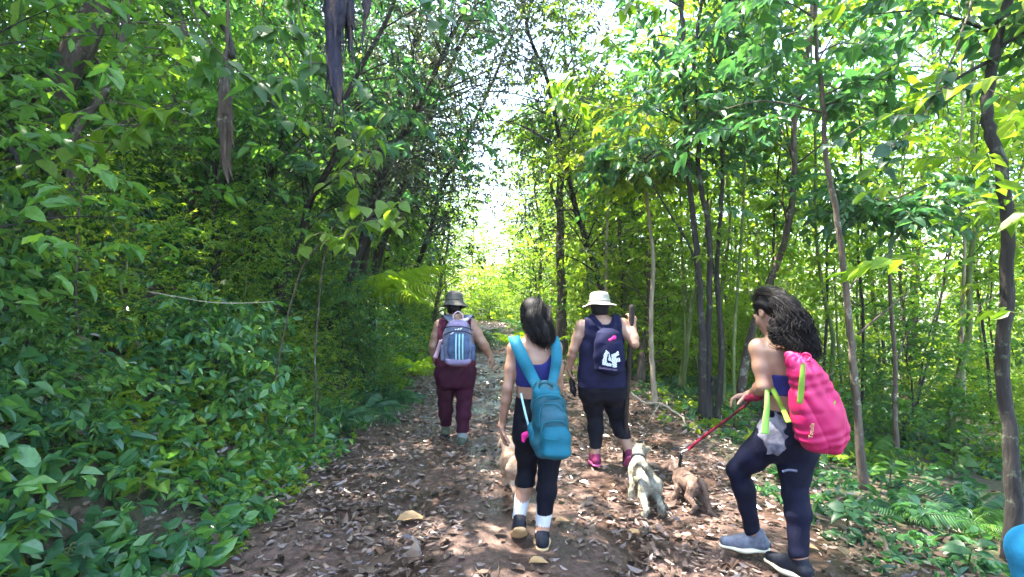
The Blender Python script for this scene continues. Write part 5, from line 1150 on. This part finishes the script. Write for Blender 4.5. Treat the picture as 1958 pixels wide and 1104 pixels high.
mb = MB(); wz = P(959, 816, YB + .04); a_ = np.linspace(0, 6.283, 15); mb.tube([wz + np.array([math.cos(t) * .026, math.sin(t) * .024, .004 * math.sin(2 * t)]) for t in a_], .003, 6); br = mb.build('bracelet', M['red_leash'], None); tag(br, 'thin dark red bracelet on the left wrist of the person with white socks', 'bracelet')

# ================================================================== person C : cream hat, navy tank, stick
YC = 4.86
pc = empty('person', (P(1150, 0, YC)[0], YC, 0), 'person in cream sun hat and navy tank top holding a walking stick', 'person')
JC = dict(girth=1.12, torso=torso_rows([(765, 1150, 34, .12), (745, 1150, 42, .155), (722, 1150, 43, .16), (700, 1150, 41, .145), (680, 1150, 39, .13), (660, 1150, 40, .13), (640, 1151, 41, .13), (622, 1151, 39, .115), (612, 1151, 31, .09), (604, 1150, 15, .06)], YC),
    head=P(1146, 585, YC + .03), headrot=(-.06, -.1, -.03), neckbase=P(1149, 612, YC), neckr=.053,
    arms=[dict(s=P(1112, 624, YC), e=P(1097, 668, YC - .02), w=P(1088, 706, YC + .06), hd=(.05, .3, -.95), hn=(1, .1, 0), ts=1, curl=.7, r=.044),
          dict(s=P(1190, 621, YC), e=P(1213, 658, YC - .10), w=P(1210, 621, YC - .02), hd=(-.12, .25, 1), hn=(-.3, .9, -.2), ts=-1, curl=1.15, r=.045, hscale=.95)],
    legs=[dict(h=P(1130, 745, YC), k=P(1138, 800, YC + .06), a=P(1139, 866, YC - .05), r=(.100, .066, .042), toe=(-.05, 1, -.05), ho=(0, 0, -.07)),
          dict(h=P(1172, 745, YC), k=P(1180, 806, YC + .10), a=P(1203, 861, YC - .10), r=(.100, .066, .042), toe=(.10, .75, -.7), ho=(0, -.03, -.055))])
V, Q, N, own, X, Rh, b_ = build_body(JC, pc)
z = V[:, 2]; x = V[:, 0]; tl = (own == 'torso') | (own == 'leg')
garment(V, Q, N, tl & (z < P(0, 715, YC)[2]) & (z > np.where(x < P(1156, 0, YC)[0], P(0, 855, YC)[2], P(0, 836, YC)[2])), .006, 'leggings', M['blacknavy'], pc, folds=.0012, fscale=40)
cx = P(1151, 0, YC)[0]; dx = np.abs(x - cx); scoop = P(0, 620, YC)[2] + np.clip(dx - .02, 0, 1) ** 2 * 18
garment(V, Q, N, (own == 'torso') & (z > P(0, 738, YC)[2]) & (z < scoop) & (dx < .168 + .5 * np.clip(P(0, 640, YC)[2] - z, 0, .2)), .016, 'tank_top', M['navy'], pc, folds=.004, hem=.8, seed=4)
for L in JC['legs']: shoe(L, pc, M['shoe_pink'], M['sole_pink'])
S = SDF(.007); S.ell(X(0, -.03, -.01), (.084, .085, .08), Rh, .02); S.ell(X(0, -.055, -.07), (.078, .045, .035), Rh, .03); V, Q = S.mesh(); obj('hair', V, [Q], M['hair'], pc)
ht = hat(X, Rh, pc, M['hat_cream'], .022, .100, .170, .110, .022, up=.0)
soft('glove', [('cap', P(1090, 712, YC + .07), P(1096, 745, YC + .05), .020, .030, .02), ('cap', P(1096, 745, YC + .05), P(1099, 758, YC + .04), .022, .010, .02)], M['black'], pc, disp=.003)
# stick
mb = MB(); mb.tube(catmull([P(1208, 583, YC - .02), P(1207, 630, YC - .03), P(1203, 700, YC - .04), P(1199, 760, YC - .04), grounded(P(1194, 845, YC - .03), -.01)], 6), np.array([.026, .025, .024, .023, .020]), 10, np.random.default_rng(4), .1)
st = mb.build('walking_stick', M['stick']); tag(st, 'dark wooden walking stick gripped by the person in cream sun hat', 'stick')
# drawstring bag C
YG = YC - .22; cg = P(1166, 670, YG); bc = empty('drawstring_bag', cg, 'navy drawstring bag with striped white letters on the back of the person in cream hat', 'bag')
soft('bag_body', [('loft', [(P(0, 716, YG)[2], P(1166, 0, YG)[0], YG, .09, .05, 0), (P(0, 706, YG)[2], P(1166, 0, YG)[0], YG, .136, .08, 0), (P(0, 680, YG)[2], P(1165, 0, YG)[0], YG, .142, .085, 0), (P(0, 655, YG)[2], P(1164, 0, YG)[0], YG, .128, .07, 0), (P(0, 636, YG)[2], P(1162, 0, YG)[0], YG + .02, .10, .05, 0), (P(0, 628, YG)[2], P(1162, 0, YG)[0], YG + .04, .05, .03, 0)], .02, '', 2.5)], M['navy'], bc, disp=.004, fs=28)
mb = MB(); mb.add(*band([P(1160, 640, YG), P(1146, 622, YC - .135), P(1134, 608, YC - .085), P(1131, 602, YC), P(1131, 625, YC + .13)], [1, 0, .3], .05, .007)); mb.build('strap', M['navy'], bc)
mb = MB(); mb.add(*band([P(1168, 640, YG), P(1176, 622, YC - .135), P(1177, 608, YC - .085), P(1176, 602, YC), P(1176, 625, YC + .13)], [1, 0, -.1], .05, .007)); mb.build('strap', M['navy'], bc)
S = SDF(.004)
def flat_poly(name, polys, org, mat, parent, thick=.004):
    mb = MB()
    for poly in polys:
        p = np.array(poly, float); n = len(p); c0 = p.mean(0); A = np.array([org(a, b) for a, b in p]); B = A + [0, thick, 0]; c1 = org(*c0)
        V = np.vstack([A, B, [c1]]); T = [[i, (i + 1) % n, 2 * n] for i in range(n)]; Qd = [[i, n + i, n + (i + 1) % n, (i + 1) % n] for i in range(n)]; mb.add(V, Qd, T)
    return mb.build(name, mat, parent, smooth=False)
BY = YG - .092
soft('toggle', [('box', P(1169, 649, BY + .014), (.026, .008, .010), .006, Rz(0) @ np.array([[.85, 0, -.53], [0, 1, 0], [.53, 0, .85]])), ('box', P(1175, 646, BY + .014), (.014, .008, .016), .006)], M['hot_pink'], bc, h=.004)
def ring_mat():
    m, t, out = new_mat('ring_print'); N = t.nodes.new; L = t.links.new; tc = N('ShaderNodeTexCoord'); mp = N('ShaderNodeMapping'); L(tc.outputs['Object'], mp.inputs['Vector']); mp.inputs['Scale'].default_value = (1, 0, 1)
    w_ = N('ShaderNodeVectorMath'); w_.operation = 'LENGTH'; L(mp.outputs[0], w_.inputs[0]); s_ = N('ShaderNodeMath'); s_.operation = 'MULTIPLY'; s_.inputs[1].default_value = 75; L(w_.outputs['Value'], s_.inputs[0]); fr_ = N('ShaderNodeMath'); fr_.operation = 'FRACT'; L(s_.outputs[0], fr_.inputs[0])
    g_ = N('ShaderNodeMath'); g_.operation = 'GREATER_THAN'; g_.inputs[1].default_value = .30; L(fr_.outputs[0], g_.inputs[0]); mx = N('ShaderNodeMix'); mx.data_type = 'RGBA'; mx.inputs['A'].default_value = (.01, .012, .05, 1); mx.inputs['B'].default_value = (.74, .78, .82, 1); L(g_.outputs[0], mx.inputs[0])
    p = N('ShaderNodeBsdfPrincipled'); p.inputs['Roughness'].default_value = .6; L(mx.outputs['Result'], p.inputs['Base Color']); L(p.outputs[0], out.inputs[0]); return m
M['ring_print'] = ring_mat()
def LG(ox, oy):   # logo crop pixels (20 per photo pixel, crop origin 1140,660)
    def f(a, b): return P(1140 + a / 20.07, 660 + b / 20.07, BY)
    return f
def letter(nm, polys, ctr):
    e = P(1140 + ctr[0] / 20.07, 660 + ctr[1] / 20.07, BY); mb = MB(); f = LG(0, 0)
    for poly in polys:
        A = np.array([f(a, b) for a, b in poly]); n = len(A); mb.add(np.vstack([A, A + [0, .035, 0]]), [[i, n + i, n + (i + 1) % n, (i + 1) % n] for i in range(n)] + ([[0, 1, 2, 3]] if n == 4 else []), None)
    me = mesh_np(nm, np.vstack(mb.V) - e, mb.faces(), M['ring_print'], False); o = obj_me(nm, me, bc, tuple(e - np.array(bc.location))); return o
letter('letter', [[(385, 200), (500, 290), (430, 400), (300, 380)], [(300, 380), (430, 400), (400, 600), (240, 600)], [(240, 600), (400, 600), (440, 800), (250, 760)], [(400, 680), (600, 720), (590, 820), (440, 815)], [(500, 300), (530, 400), (600, 640), (470, 590)]], (620, 600))
letter('letter', [[(590, 370), (760, 320), (790, 600), (600, 620)], [(600, 620), (790, 600), (790, 860), (640, 860)], [(760, 320), (850, 235), (885, 380), (770, 440)], [(790, 520), (915, 490), (935, 630), (795, 660)]], (620, 600))
def text_obj(name, s_, size, loc, rot, mat, parent, ext=.0015):
    cu = bpy.data.curves.new(name, 'FONT'); cu.body = s_; cu.size = size; cu.extrude = ext; cu.align_x = 'CENTER'; cu.align_y = 'CENTER'; tmp = bpy.data.objects.new('tmp_text', cu); col.objects.link(tmp)
    me = bpy.data.meshes.new_from_object(tmp.evaluated_get(bpy.context.evaluated_depsgraph_get())); bpy.data.objects.remove(tmp); me.materials.clear(); me.materials.append(mat)
    o = obj_me(name, me, parent, tuple(np.asarray(loc) - np.array(parent.location))); o.rotation_euler = rot; return o
text_obj('small_print', 'GLASGOW-FEST', .022, P(1163, 706, BY - .004), (R(90), R(8), 0), M['bag_lilac'], bc)

# ================================================================== person D : pink bag, holding the leash
YD = 2.98; yaw = .62
pd = empty('person', (P(1500, 0, YD)[0], YD, 0), 'person with curly dark ponytail and dark leggings holding a red dog leash', 'person')
fd = np.array([-math.sin(yaw), math.cos(yaw), 0]); rd = np.array([math.cos(yaw), math.sin(yaw), 0])
JD = dict(torso=torso_rows([(858, 1501, 42, .11, 0, yaw), (838, 1503, 50, .13, 0, yaw), (815, 1504, 49, .13, 0, yaw), (790, 1502, 41, .115, 0, yaw), (768, 1498, 37, .10, 0, yaw), (745, 1496, 39, .10, 0, yaw), (715, 1495, 43, .105, 0, yaw), (690, 1492, 47, .105, 0, yaw), (668, 1490, 47, .095, 0, yaw), (655, 1488, 37, .075, 0, yaw), (646, 1487, 20, .055, 0, yaw)], YD),
    head=P(1472, 600, YD + .05), headrot=(.38, -.45, .10), hs=.93, neckbase=P(1487, 655, YD), neckr=.050,
    arms=[dict(s=P(1452, 666, YD), e=P(1461, 738, YD - .06), w=P(1438, 754, YD + .10), hd=(-.75, .3, -.18), hn=(.15, -.2, -1), ts=1, curl=.85, r=.047, hscale=1.0),
          dict(s=P(1532, 664, YD + .06), e=P(1545, 735, YD + .12), w=P(1515, 765, YD + .28), hd=(-.6, .7, -.1), hn=(-.5, -.5, 0), ts=-1, curl=.6, r=.040)],
    legs=[dict(h=P(1474, 840, YD + .02), k=P(1411, 900, YD + .14), a=P(1438, 1012, YD + .16), r=(.088, .056, .038), toe=(-.92, .30, -.06), f=fd, ho=(.02, 0, -.085), fl=.24),
          dict(h=P(1519, 850, YD - .01), k=P(1520, 945, YD - .04), a=P(1527, 1058, YD - .12), r=(.090, .060, .043), toe=(-.45, .85, -.05), f=fd, ho=(0, 0, -.085), fl=.24)])
V, Q, N, own, X, Rh, b_ = build_body(JD, pd)
z = V[:, 2]; x = V[:, 0]; tl = (own == 'torso') | (own == 'leg')
garment(V, Q, N, tl & (z < P(0, 779, YD)[2]) & (z > np.where(x < P(1468, 0, YD)[0], P(0, 1026, YD + .15)[2], P(0, 1078, YD - .1)[2])), .005, 'leggings', M['navy_leg'], pd, folds=.0018, fscale=34)
garment(V, Q, N, (own == 'torso') & (z < P(0, 710, YD)[2]) & (z > P(0, 752, YD)[2]), .006, 'crop_top', M['blue_top'], pd, folds=.001)
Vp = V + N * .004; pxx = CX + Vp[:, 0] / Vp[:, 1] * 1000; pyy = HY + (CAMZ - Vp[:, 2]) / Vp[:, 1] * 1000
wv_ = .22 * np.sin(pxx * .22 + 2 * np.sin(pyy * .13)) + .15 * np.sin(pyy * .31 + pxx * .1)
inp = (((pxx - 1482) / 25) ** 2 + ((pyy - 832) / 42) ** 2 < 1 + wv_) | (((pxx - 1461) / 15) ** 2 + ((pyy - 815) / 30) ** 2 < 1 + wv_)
garment(V, Q, N, tl & inp & (N[:, 1] < .25), .0085, 'painted_sun_patch', M['painted_sun_patch'], pd, folds=.0018, fscale=34)  # patch of sun on the hip, put in as a pale layer of cloth
shoe(JD['legs'][0], pd, M['shoe_grey'], M['sole_cream'], M['shoe_black'], .01); shoe(JD['legs'][1], pd, M['shoe_black'], M['sole_cream'], None, .01)
mb = MB(); mb.add(*band([P(1496, 902, YD - .115), P(1508, 899, YD - .125), P(1524, 901, YD - .12)], [0, 0, 1], .012, .003)); mb.build('leg_print', M['bag_grey'], pd)
S = SDF(.007); S.ell(X(0, -.018, .045), (.083, .096, .084), Rh, .02); S.ell(X(.02, -.06, .0), (.07, .05, .075), Rh, .03)
h1_, h2_, h3_, h4_, h5_ = P(1490, 582, YD - .08), P(1506, 590, YD - .10), P(1520, 622, YD - .13), P(1533, 655, YD - .17), P(1541, 684, YD - .17)
S.cap(h1_, h2_, .055, .062, .03); S.cap(h2_, h3_, .062, .062, .03); S.cap(h3_, h4_, .062, .050, .03); S.cap(h4_, h5_, .050, .016, .03)
S.ell(X(0, .11, -.03), (.07, .08, .12), Rh, .02, '', -1)
V, Q = S.mesh(); N_ = normals(V, Q); rr_ = np.sin(90 * V[:, 2] + 5 * np.sin(30 * V[:, 0])) * .004; hd_ = obj('hair', V + N_ * rr_[:, None], [Q], M['hair'], pd)
pk = [[P(1492, 565, YD - .1), P(1515, 590, YD - .16), P(1530, 625, YD - .2), P(1545, 660, YD - .2), P(1548, 690, YD - .18)], [P(1480, 570, YD - .08), P(1496, 600, YD - .14), P(1508, 635, YD - .17), P(1525, 665, YD - .2), P(1535, 690, YD - .19)], [P(1500, 572, YD - .03), P(1530, 600, YD - .08), P(1543, 630, YD - .12), P(1552, 662, YD - .14), P(1556, 688, YD - .15)], [P(1482, 610, YD - .1), P(1484, 632, YD - .13), P(1490, 648, YD - .14), P(1500, 655, YD - .15)]]
strands(pk, 1500, .031, .0020, 6, .016, 19, flare=1.3).build('curl', M['hair'], hd_)
strands([[X(-.06, .05, .10), X(-.05, -.04, .13), P(1488, 562, YD - .07), P(1496, 572, YD - .1)], [X(.0, .08, .10), X(.0, -.02, .14), P(1490, 560, YD - .05), P(1500, 572, YD - .08)]], 360, .032, .0016, 7, .005, 6).build('strand', M['hair_brown'], hd_)
# pink bag
YP = YD - .25; xx = lambda px: P(px, 0, YP)[0]; zz = lambda py: P(0, py, YP)[2]; cp = P(1560, 780, YP)
bp = empty('drawstring_bag', cp, 'hot pink sports bag with lime trims hanging on the back of the leash holder', 'bag')
S = SDF(.007); S.loft([(zz(869), xx(1580), YP, .035, .03, .1), (zz(862), xx(1577), YP, .085, .06, .1), (zz(840), xx(1571), YP, .124, .10, .1), (zz(810), xx(1567), YP, .138, .11, .1), (zz(775), xx(1562), YP, .131, .11, .1), (zz(740), xx(1553), YP, .106, .09, .1), (zz(710), xx(1541), YP, .088, .08, .1), (zz(690), xx(1533), YP + .02, .062, .055, .1), (zz(674), xx(1526), YP + .05, .036, .035, .1)], .02, '', 2.3)
V, Q = S.mesh(); N = normals(V, Q); a = np.arctan2(V[:, 1] - YP, V[:, 0] - np.interp(V[:, 2], [zz(869), zz(674)], [xx(1580), xx(1526)])); tt = np.clip((V[:, 2] - zz(840)) / (zz(674) - zz(840)), 0, 1)
V = V + N * (.0065 * tt * np.sin(a * 9 + 3 * np.sin(V[:, 2] * 12)) + .004 * np.sin(26 * V[:, 2] + 30 * V[:, 0] + 3 * np.sin(15 * V[:, 0])) + .0030 * np.sin(60 * V[:, 2] - 40 * V[:, 0] + 4 * np.sin(22 * V[:, 2])))[:, None]
for s1, s2, s3, amp in ((9, 31, .4, .006), (7, -27, 1.9, .006)):
    f_ = 1 - np.abs(np.sin(s1 * V[:, 2] + s2 * V[:, 0] * .6 + s3 + .8 * np.sin(19 * V[:, 0] + 9 * V[:, 2]))); V = V - N * (amp * f_ ** 6)[:, None]
obj('bag_body', V, [Q], M['pink'], bp)
def onbag(px, py, lift=.004):
    """front surface point of the pink bag under a pixel"""
    zc = zz(py); st = [(869, 1580, .035, .03), (862, 1577, .085, .06), (840, 1571, .124, .10), (810, 1567, .138, .11), (775, 1562, .131, .11), (740, 1553, .106, .09), (710, 1541, .088, .08), (690, 1533, .062, .055), (674, 1526, .036, .035)]
    st = st[::-1]; I = lambda k: np.interp(py, [s_[0] for s_ in st], [s_[k] for s_ in st]); x = xx(px); u = np.clip((x - xx(I(1))) / I(2), -.97, .97); y = YP - I(3) * math.sqrt(max(0, 1 - abs(u) ** 2.3)) - lift
    return P(px, py, y)
mb = MB(); mb.add(*band([onbag(1536, 695), onbag(1534, 720), onbag(1532, 748), onbag(1529, 772)], [1, 0, 0], np.array([.018, .026, .030, .026]), .006)); mb.build('lime_trim', M['lime'], bp)
mb = MB(); mb.add(*band([onbag(1607, 764), onbag(1597, 766), onbag(1590, 776), onbag(1591, 800), onbag(1593, 825), onbag(1596, 848)], [[.2, 0, 1], [.6, 0, .8], [1, 0, 0], [1, 0, 0], [1, 0, 0], [1, 0, 0]], np.array([.02, .022, .024, .02, .016, .014]), .006)); mb.build('pocket_zip', M['lime'], bp)
text_obj('side_print', 'Totalia', .028, onbag(1552, 824, .012), (R(90), R(-82), 0), M['print_lime'], bp, .002)
mb = MB(); mb.add(*band([P(1476, 742, YD - .15), P(1488, 765, YD - .17), P(1498, 785, YD - .18), P(1508, 808, YP - .02)], [1, 0, .4], .026, .005)); mb.build('strap', M['lime'], bp)
mb = MB(); mb.add(*band([P(1467, 745, YD - .13), P(1467, 775, YD - .16), P(1464, 805, YD - .17), P(1463, 830, YD - .175)], [1, 0, 0], np.array([.022, .028, .036, .038]), .005)); mb.build('strap_end', M['lime_bright'], bp)
mb = MB(); mb.add(*band([P(1528, 680, YP + .04), P(1512, 666, YD - .14), P(1500, 657, YD - .10), P(1492, 650, YD - .02), P(1478, 662, YD + .10)], [0, .3, 1], .026, .006)); mb.build('strap', M['lime'], bp)
mb = MB(); mb.tube(catmull([P(1530, 682, YP + .02), P(1540, 676, YP - .02), P(1550, 682, YP - .03), P(1544, 692, YP - .04)], 5), .006, 7); mb.build('cord', M['pink'], bp)
# leash
hp_ = np.array(JD['arms'][0]['w']) + np.array([-.07, .03, -.03])
le = empty('leash', hp_, 'dark red dog leash running from a hand down to the brown dog', 'leash')
S = SDF(.005)
for k in range(5): S.ell(P(1452 - 7 * k, 757 + 2.0 * (k % 2) + k * 1.2, YD + .0 + .02 * k), (.020, .030, .026 - .002 * k), None, .01)
V, Q = S.mesh(); obj('wrapped_loops', V, [Q], M['red_leash'], le)
mb = MB(); mb.add(*band([P(1432, 770, YD + .10), P(1400, 795, YD + .30), P(1355, 828, YD + .65), P(1315, 860, 3.98)], [0, .2, 1], np.array([.012, .014, .020, .024]), .005)); mb.build('webbing', M['red_leash'], le)
mb = MB(); mb.tube(catmull([P(1316, 860, 3.98), P(1309, 862, 3.98), P(1302, 866, 3.98), P(1304, 870, 3.98)], 4), .006, 7); mb.build('clip', M['metal'], le)
mb = MB(); mb.add(*band([P(1303, 866, 3.98), P(1301, 880, 3.98), P(1299, 893, 3.98)], [1, 0, 0], .022, .008)); mb.build('traffic_handle', M['black'], le)

# ================================================================== dogs
def fur_mat(name, stops, scale=14):
    return surf_mat(name, stops, scale, .95, .8, 120, (1, 1, 1), spec=.15, bdist=.006)
M['fur_grey'] = fur_mat('fur_grey', [(.35, (.12, .11, .085)), (.5, (.28, .265, .21)), (.62, (.44, .42, .36))]); M['fur_brown'] = fur_mat('fur_brown', [(.3, (.075, .048, .037)), (.5, (.15, .10, .08)), (.7, (.28, .20, .16))]); M['fur_tan'] = fur_mat('fur_tan', [(.3, (.28, .15, .09)), (.5, (.42, .27, .18)), (.7, (.60, .46, .34))])
def dog(label, rump, shoulder, head, headdir, furm, s, seed, feet, tail, collar, earup=True, tuft=2600, patch=None):
    headdir = np.array(headdir, float)
    rng = np.random.default_rng(seed); rump = np.array(rump); shoulder = np.array(shoulder); head = np.array(head); f = nrm(np.array([shoulder[0] - rump[0], shoulder[1] - rump[1], 0])); sd_ = np.cross(f, [0, 0, 1]); up = np.array([0, 0, 1.])
    root = empty('dog', (rump[0], rump[1], float(gz(rump[0], rump[1]))), label, 'dog'); S = SDF(.0065)
    br = rump - up * .06 * s; bs = shoulder - up * .075 * s; mid = (br + bs) / 2 - up * .005
    S.cap(br, mid, .068 * s, .072 * s, .03, 'torso'); S.cap(mid, bs, .072 * s, .086 * s, .03, 'torso'); S.ell(bs - up * .03 * s + f * .02, (.07 * s, .08 * s, .085 * s), None, .03, 'torso'); S.cap(bs + up * .02 * s, head - headdir * .03, .060 * s, .048 * s, .03, 'neck')
    hd = nrm(np.array(headdir, float)); hs_ = nrm(np.cross(hd, up)); hu = np.cross(hs_, hd)
    S.ell(head, (.052 * s, .055 * s, .050 * s), np.stack([hs_, hd, hu], 1), .02, 'head'); S.cap(head + hd * .035 * s - hu * .012 * s, head + hd * .095 * s - hu * .022 * s, .030 * s, .021 * s, .02, 'head'); S.ell(head + hd * .112 * s - hu * .016 * s, (.010 * s,) * 3, None, .006, 'head')
    for sg in (-1, 1):
        e0 = head + hs_ * sg * .038 * s + hu * .030 * s
        if earup: S.cap(e0, e0 + hu * .045 * s + hs_ * sg * .012 * s - hd * .005, .020 * s, .007 * s, .01, 'ear', (hd, .5))
        else: S.cap(e0, e0 - hu * .055 * s + hs_ * sg * .022 * s + hd * .01, .016 * s, .024 * s, .01, 'ear', (hs_, .5))
    for k, (side, fore) in enumerate(((-1, 0), (1, 0), (-1, 1), (1, 1))):
        ft = np.array([feet[k][0], feet[k][1], 0.]); ft[2] = float(gz(ft[0], ft[1])) + .022 * s
        if fore:
            top = bs + sd_ * side * .045 * s - up * .02 * s; el = top * .5 + ft * .5 + up * .02 - f * .015; S.chain([top, el, ft + up * .035 * s, ft], [.040 * s, .026 * s, .019 * s, .022 * s], .02, 'leg'); S.cap(ft, ft + f * .035 * s, .021 * s, .019 * s, .01, 'paw')
        else:
            top = br + sd_ * side * .040 * s; kn = top * .52 + ft * .48 + f * .055 * s; hk = top * .22 + ft * .78 - f * .050 * s + up * .015 * s; S.cap(top, kn, .052 * s, .034 * s, .02, 'leg'); S.chain([kn, hk, ft], [.032 * s, .018 * s, .018 * s], .015, 'leg'); S.cap(ft, ft + f * .035 * s, .021 * s, .019 * s, .01, 'paw')
    S.chain([np.array(t_) for t_ in tail], list(np.linspace(.024, .011, len(tail)) * s), .015, 'tail')
    V, Q = S.mesh(); N = normals(V, Q); V = V + N * (.0010 * np.sin(110 * V[:, 0] + 70 * V[:, 2]) * np.sin(95 * V[:, 1] + 20 * V[:, 2]))[:, None]
    own = S.owner(V); b = obj('body', V, [Q], furm, root)
    if tuft:   # coat: short flat hairs lying backwards
        idx = rng.integers(len(V), size=tuft); p = V[idx]; n = N[idx]; d = nrm(-f * .9 + n * .55 - up * .35 + rng.normal(size=p.shape) * .3); L = .017 * s * (.6 + .9 * rng.random(tuft)); sdv = nrm(np.cross(d, n)) * .0013
        VV = np.stack([p - sdv, p + sdv, p + d * L[:, None]], 1).reshape(-1, 3); TT = np.arange(len(VV)).reshape(-1, 3); ct = obj('coat', VV, [TT], furm, root); ct['kind'] = 'stuff'
    if collar:
        c0 = (bs + up * .02 * s) * .45 + (head - hd * .03) * .55; ax = nrm(head - bs); a1 = nrm(np.cross(ax, [0, 1, .2])); a2 = np.cross(ax, a1); mb = MB(); mb.add(*band([c0 + (a1 * math.cos(t_) + a2 * math.sin(t_)) * .058 * s for t_ in np.linspace(0, 6.283, 14)], ax, .018, .006, 3)); mb.build('collar', collar, root)
    return root
gp = lambda px, Y: (P(px, 0, Y)[0], Y)
dog('pale grey scruffy dog with its tail curled up over its back', P(1243, 910, 3.86), P(1222, 882, 4.17), P(1224, 860, 4.32), (.75, .55, .12), M['fur_grey'], .98, 3,
    [gp(1232, 3.70), gp(1264, 3.78), gp(1207, 4.05), gp(1232, 4.20)], [P(1243, 908, 3.82), P(1234, 893, 3.78), P(1222, 885, 3.80), P(1214, 893, 3.86), P(1212, 908, 3.90)], M['shoe_black'], tuft=11000)
dog('reddish brown dog on the red leash', P(1333, 918, 3.88), P(1305, 898, 4.06), P(1287, 889, 4.14), (-.85, .45, -.12), M['fur_brown'], .84, 4,
    [gp(1322, 3.80), gp(1345, 3.86), gp(1290, 4.02), gp(1308, 4.10)], [P(1338, 918, 3.84), P(1350, 945, 3.80), P(1358, 980, 3.78), P(1372, 990, 3.76)], M['black'], earup=False, tuft=8000)
dog('small tan dog walking beside the legs of the person with white socks', P(990, 880, 4.05), P(976, 862, 4.30), P(968, 845, 4.42), (-.2, .95, -.05), M['fur_tan'], 1.05, 5,
    [gp(984, 4.0), gp(1003, 4.02), gp(965, 4.30), gp(984, 4.34)], [P(992, 876, 4.0), P(996, 855, 3.97), P(1000, 845, 3.98)], None, earup=False, tuft=2600)

# ================================================================== fifth person, mostly out of view at the lower right
YE = 1.25
pe = empty('person', (P(2098, 0, YE)[0], YE, float(gz(P(2098, 0, YE)[0], YE))), 'person in a plain bright blue top, nearest of all at the lower right corner', 'person')
zE = float(gz(P(2098, 0, YE)[0], YE)); xe = P(2084, 0, YE)[0]
JE = dict(torso=sorted([(zE + 0.567, xe, YE, .12, .09, 0), (zE + 0.659, xe, YE, .135, .10, 0), (zE + 0.750, xe, YE, .125, .09, 0), (zE + 0.869, xe, YE, .13, .09, 0), (zE + 0.970, xe, YE, .135, .085, 0), (zE + 1.016, xe, YE, .10, .07, 0), (zE + 1.043, xe, YE, .05, .045, 0)]),
    head=(xe, YE + .02, zE + 1.162), headrot=(.1, 0, 0), hs=.86, neckbase=(xe, YE, zE + 1.025), neckr=.042,
    arms=[dict(s=(xe - .125, YE, zE + 0.979), e=(xe - .12, YE - .02, zE + 0.759), w=(xe - .10, YE + .12, zE + 0.604), hd=(.1, .5, -.8), hn=(1, 0, 0), ts=1, curl=.5, r=.036, hscale=.85), dict(s=(xe + .125, YE, zE + 0.979), e=(xe + .16, YE - .02, zE + 0.759), w=(xe + .16, YE + .12, zE + 0.604), hd=(0, .5, -.8), hn=(-1, 0, 0), ts=-1, curl=.5, r=.036, hscale=.85)],
    legs=[dict(h=(xe - .07, YE, zE + 0.604), k=(xe - .08, YE + .04, zE + 0.348), a=(xe - .08, YE, zE + 0.078), r=(.075, .05, .036), toe=(0, 1, -.05), fl=.2, ho=(0, 0, -.055)), dict(h=(xe + .07, YE, zE + 0.604), k=(xe + .08, YE + .08, zE + 0.348), a=(xe + .08, YE + .1, zE + 0.078), r=(.075, .05, .036), toe=(0, 1, -.05), fl=.2, ho=(0, 0, -.055))])
V, Q, N, own, X, Rh, b_ = build_body(JE, pe, .009)
z = V[:, 2]; garment(V, Q, N, ((own == 'torso') & (z > zE + .62) & (z < zE + 1.03)) | ((own == 'arm') & (z > zE + .70)), .014, 'blue_top', M['child_blue'], pe, folds=.002)
garment(V, Q, N, ((own == 'torso') | (own == 'leg')) & (z < zE + .66) & (z > zE + .12), .008, 'trousers', M['navy_leg'], pe)
for L in JE['legs']: shoe(L, pe, M['shoe_black'], M['sole_cream'])
S = SDF(.008); S.ell(X(0, -.02, .04), (.082, .094, .086), Rh, .02); S.ell(X(0, -.05, -.02), (.07, .05, .07), Rh, .03); V, Q = S.mesh(); obj('hair', V, [Q], M['hair'], pe)

# ------------------------------------------------------------------ labels: small sets of look-alikes are told apart by distance
def tell_apart():
    by = {}
    for o in col.objects:
        if o.parent is None and o.get('label') and o.get('group'): by.setdefault(o['label'], []).append(o)
    words = ['nearest', 'second nearest', 'third nearest', 'fourth nearest', 'fifth nearest', 'sixth nearest', 'seventh nearest', 'eighth nearest', 'ninth nearest', 'tenth nearest']
    for lab, lst in by.items():
        if 1 < len(lst) <= 10 and len(lab.split()) <= 13:
            for w_, o in zip(words, sorted(lst, key=lambda o: (o.location - cam.location).length)): o['label'] = lab + ', ' + w_
tell_apart()
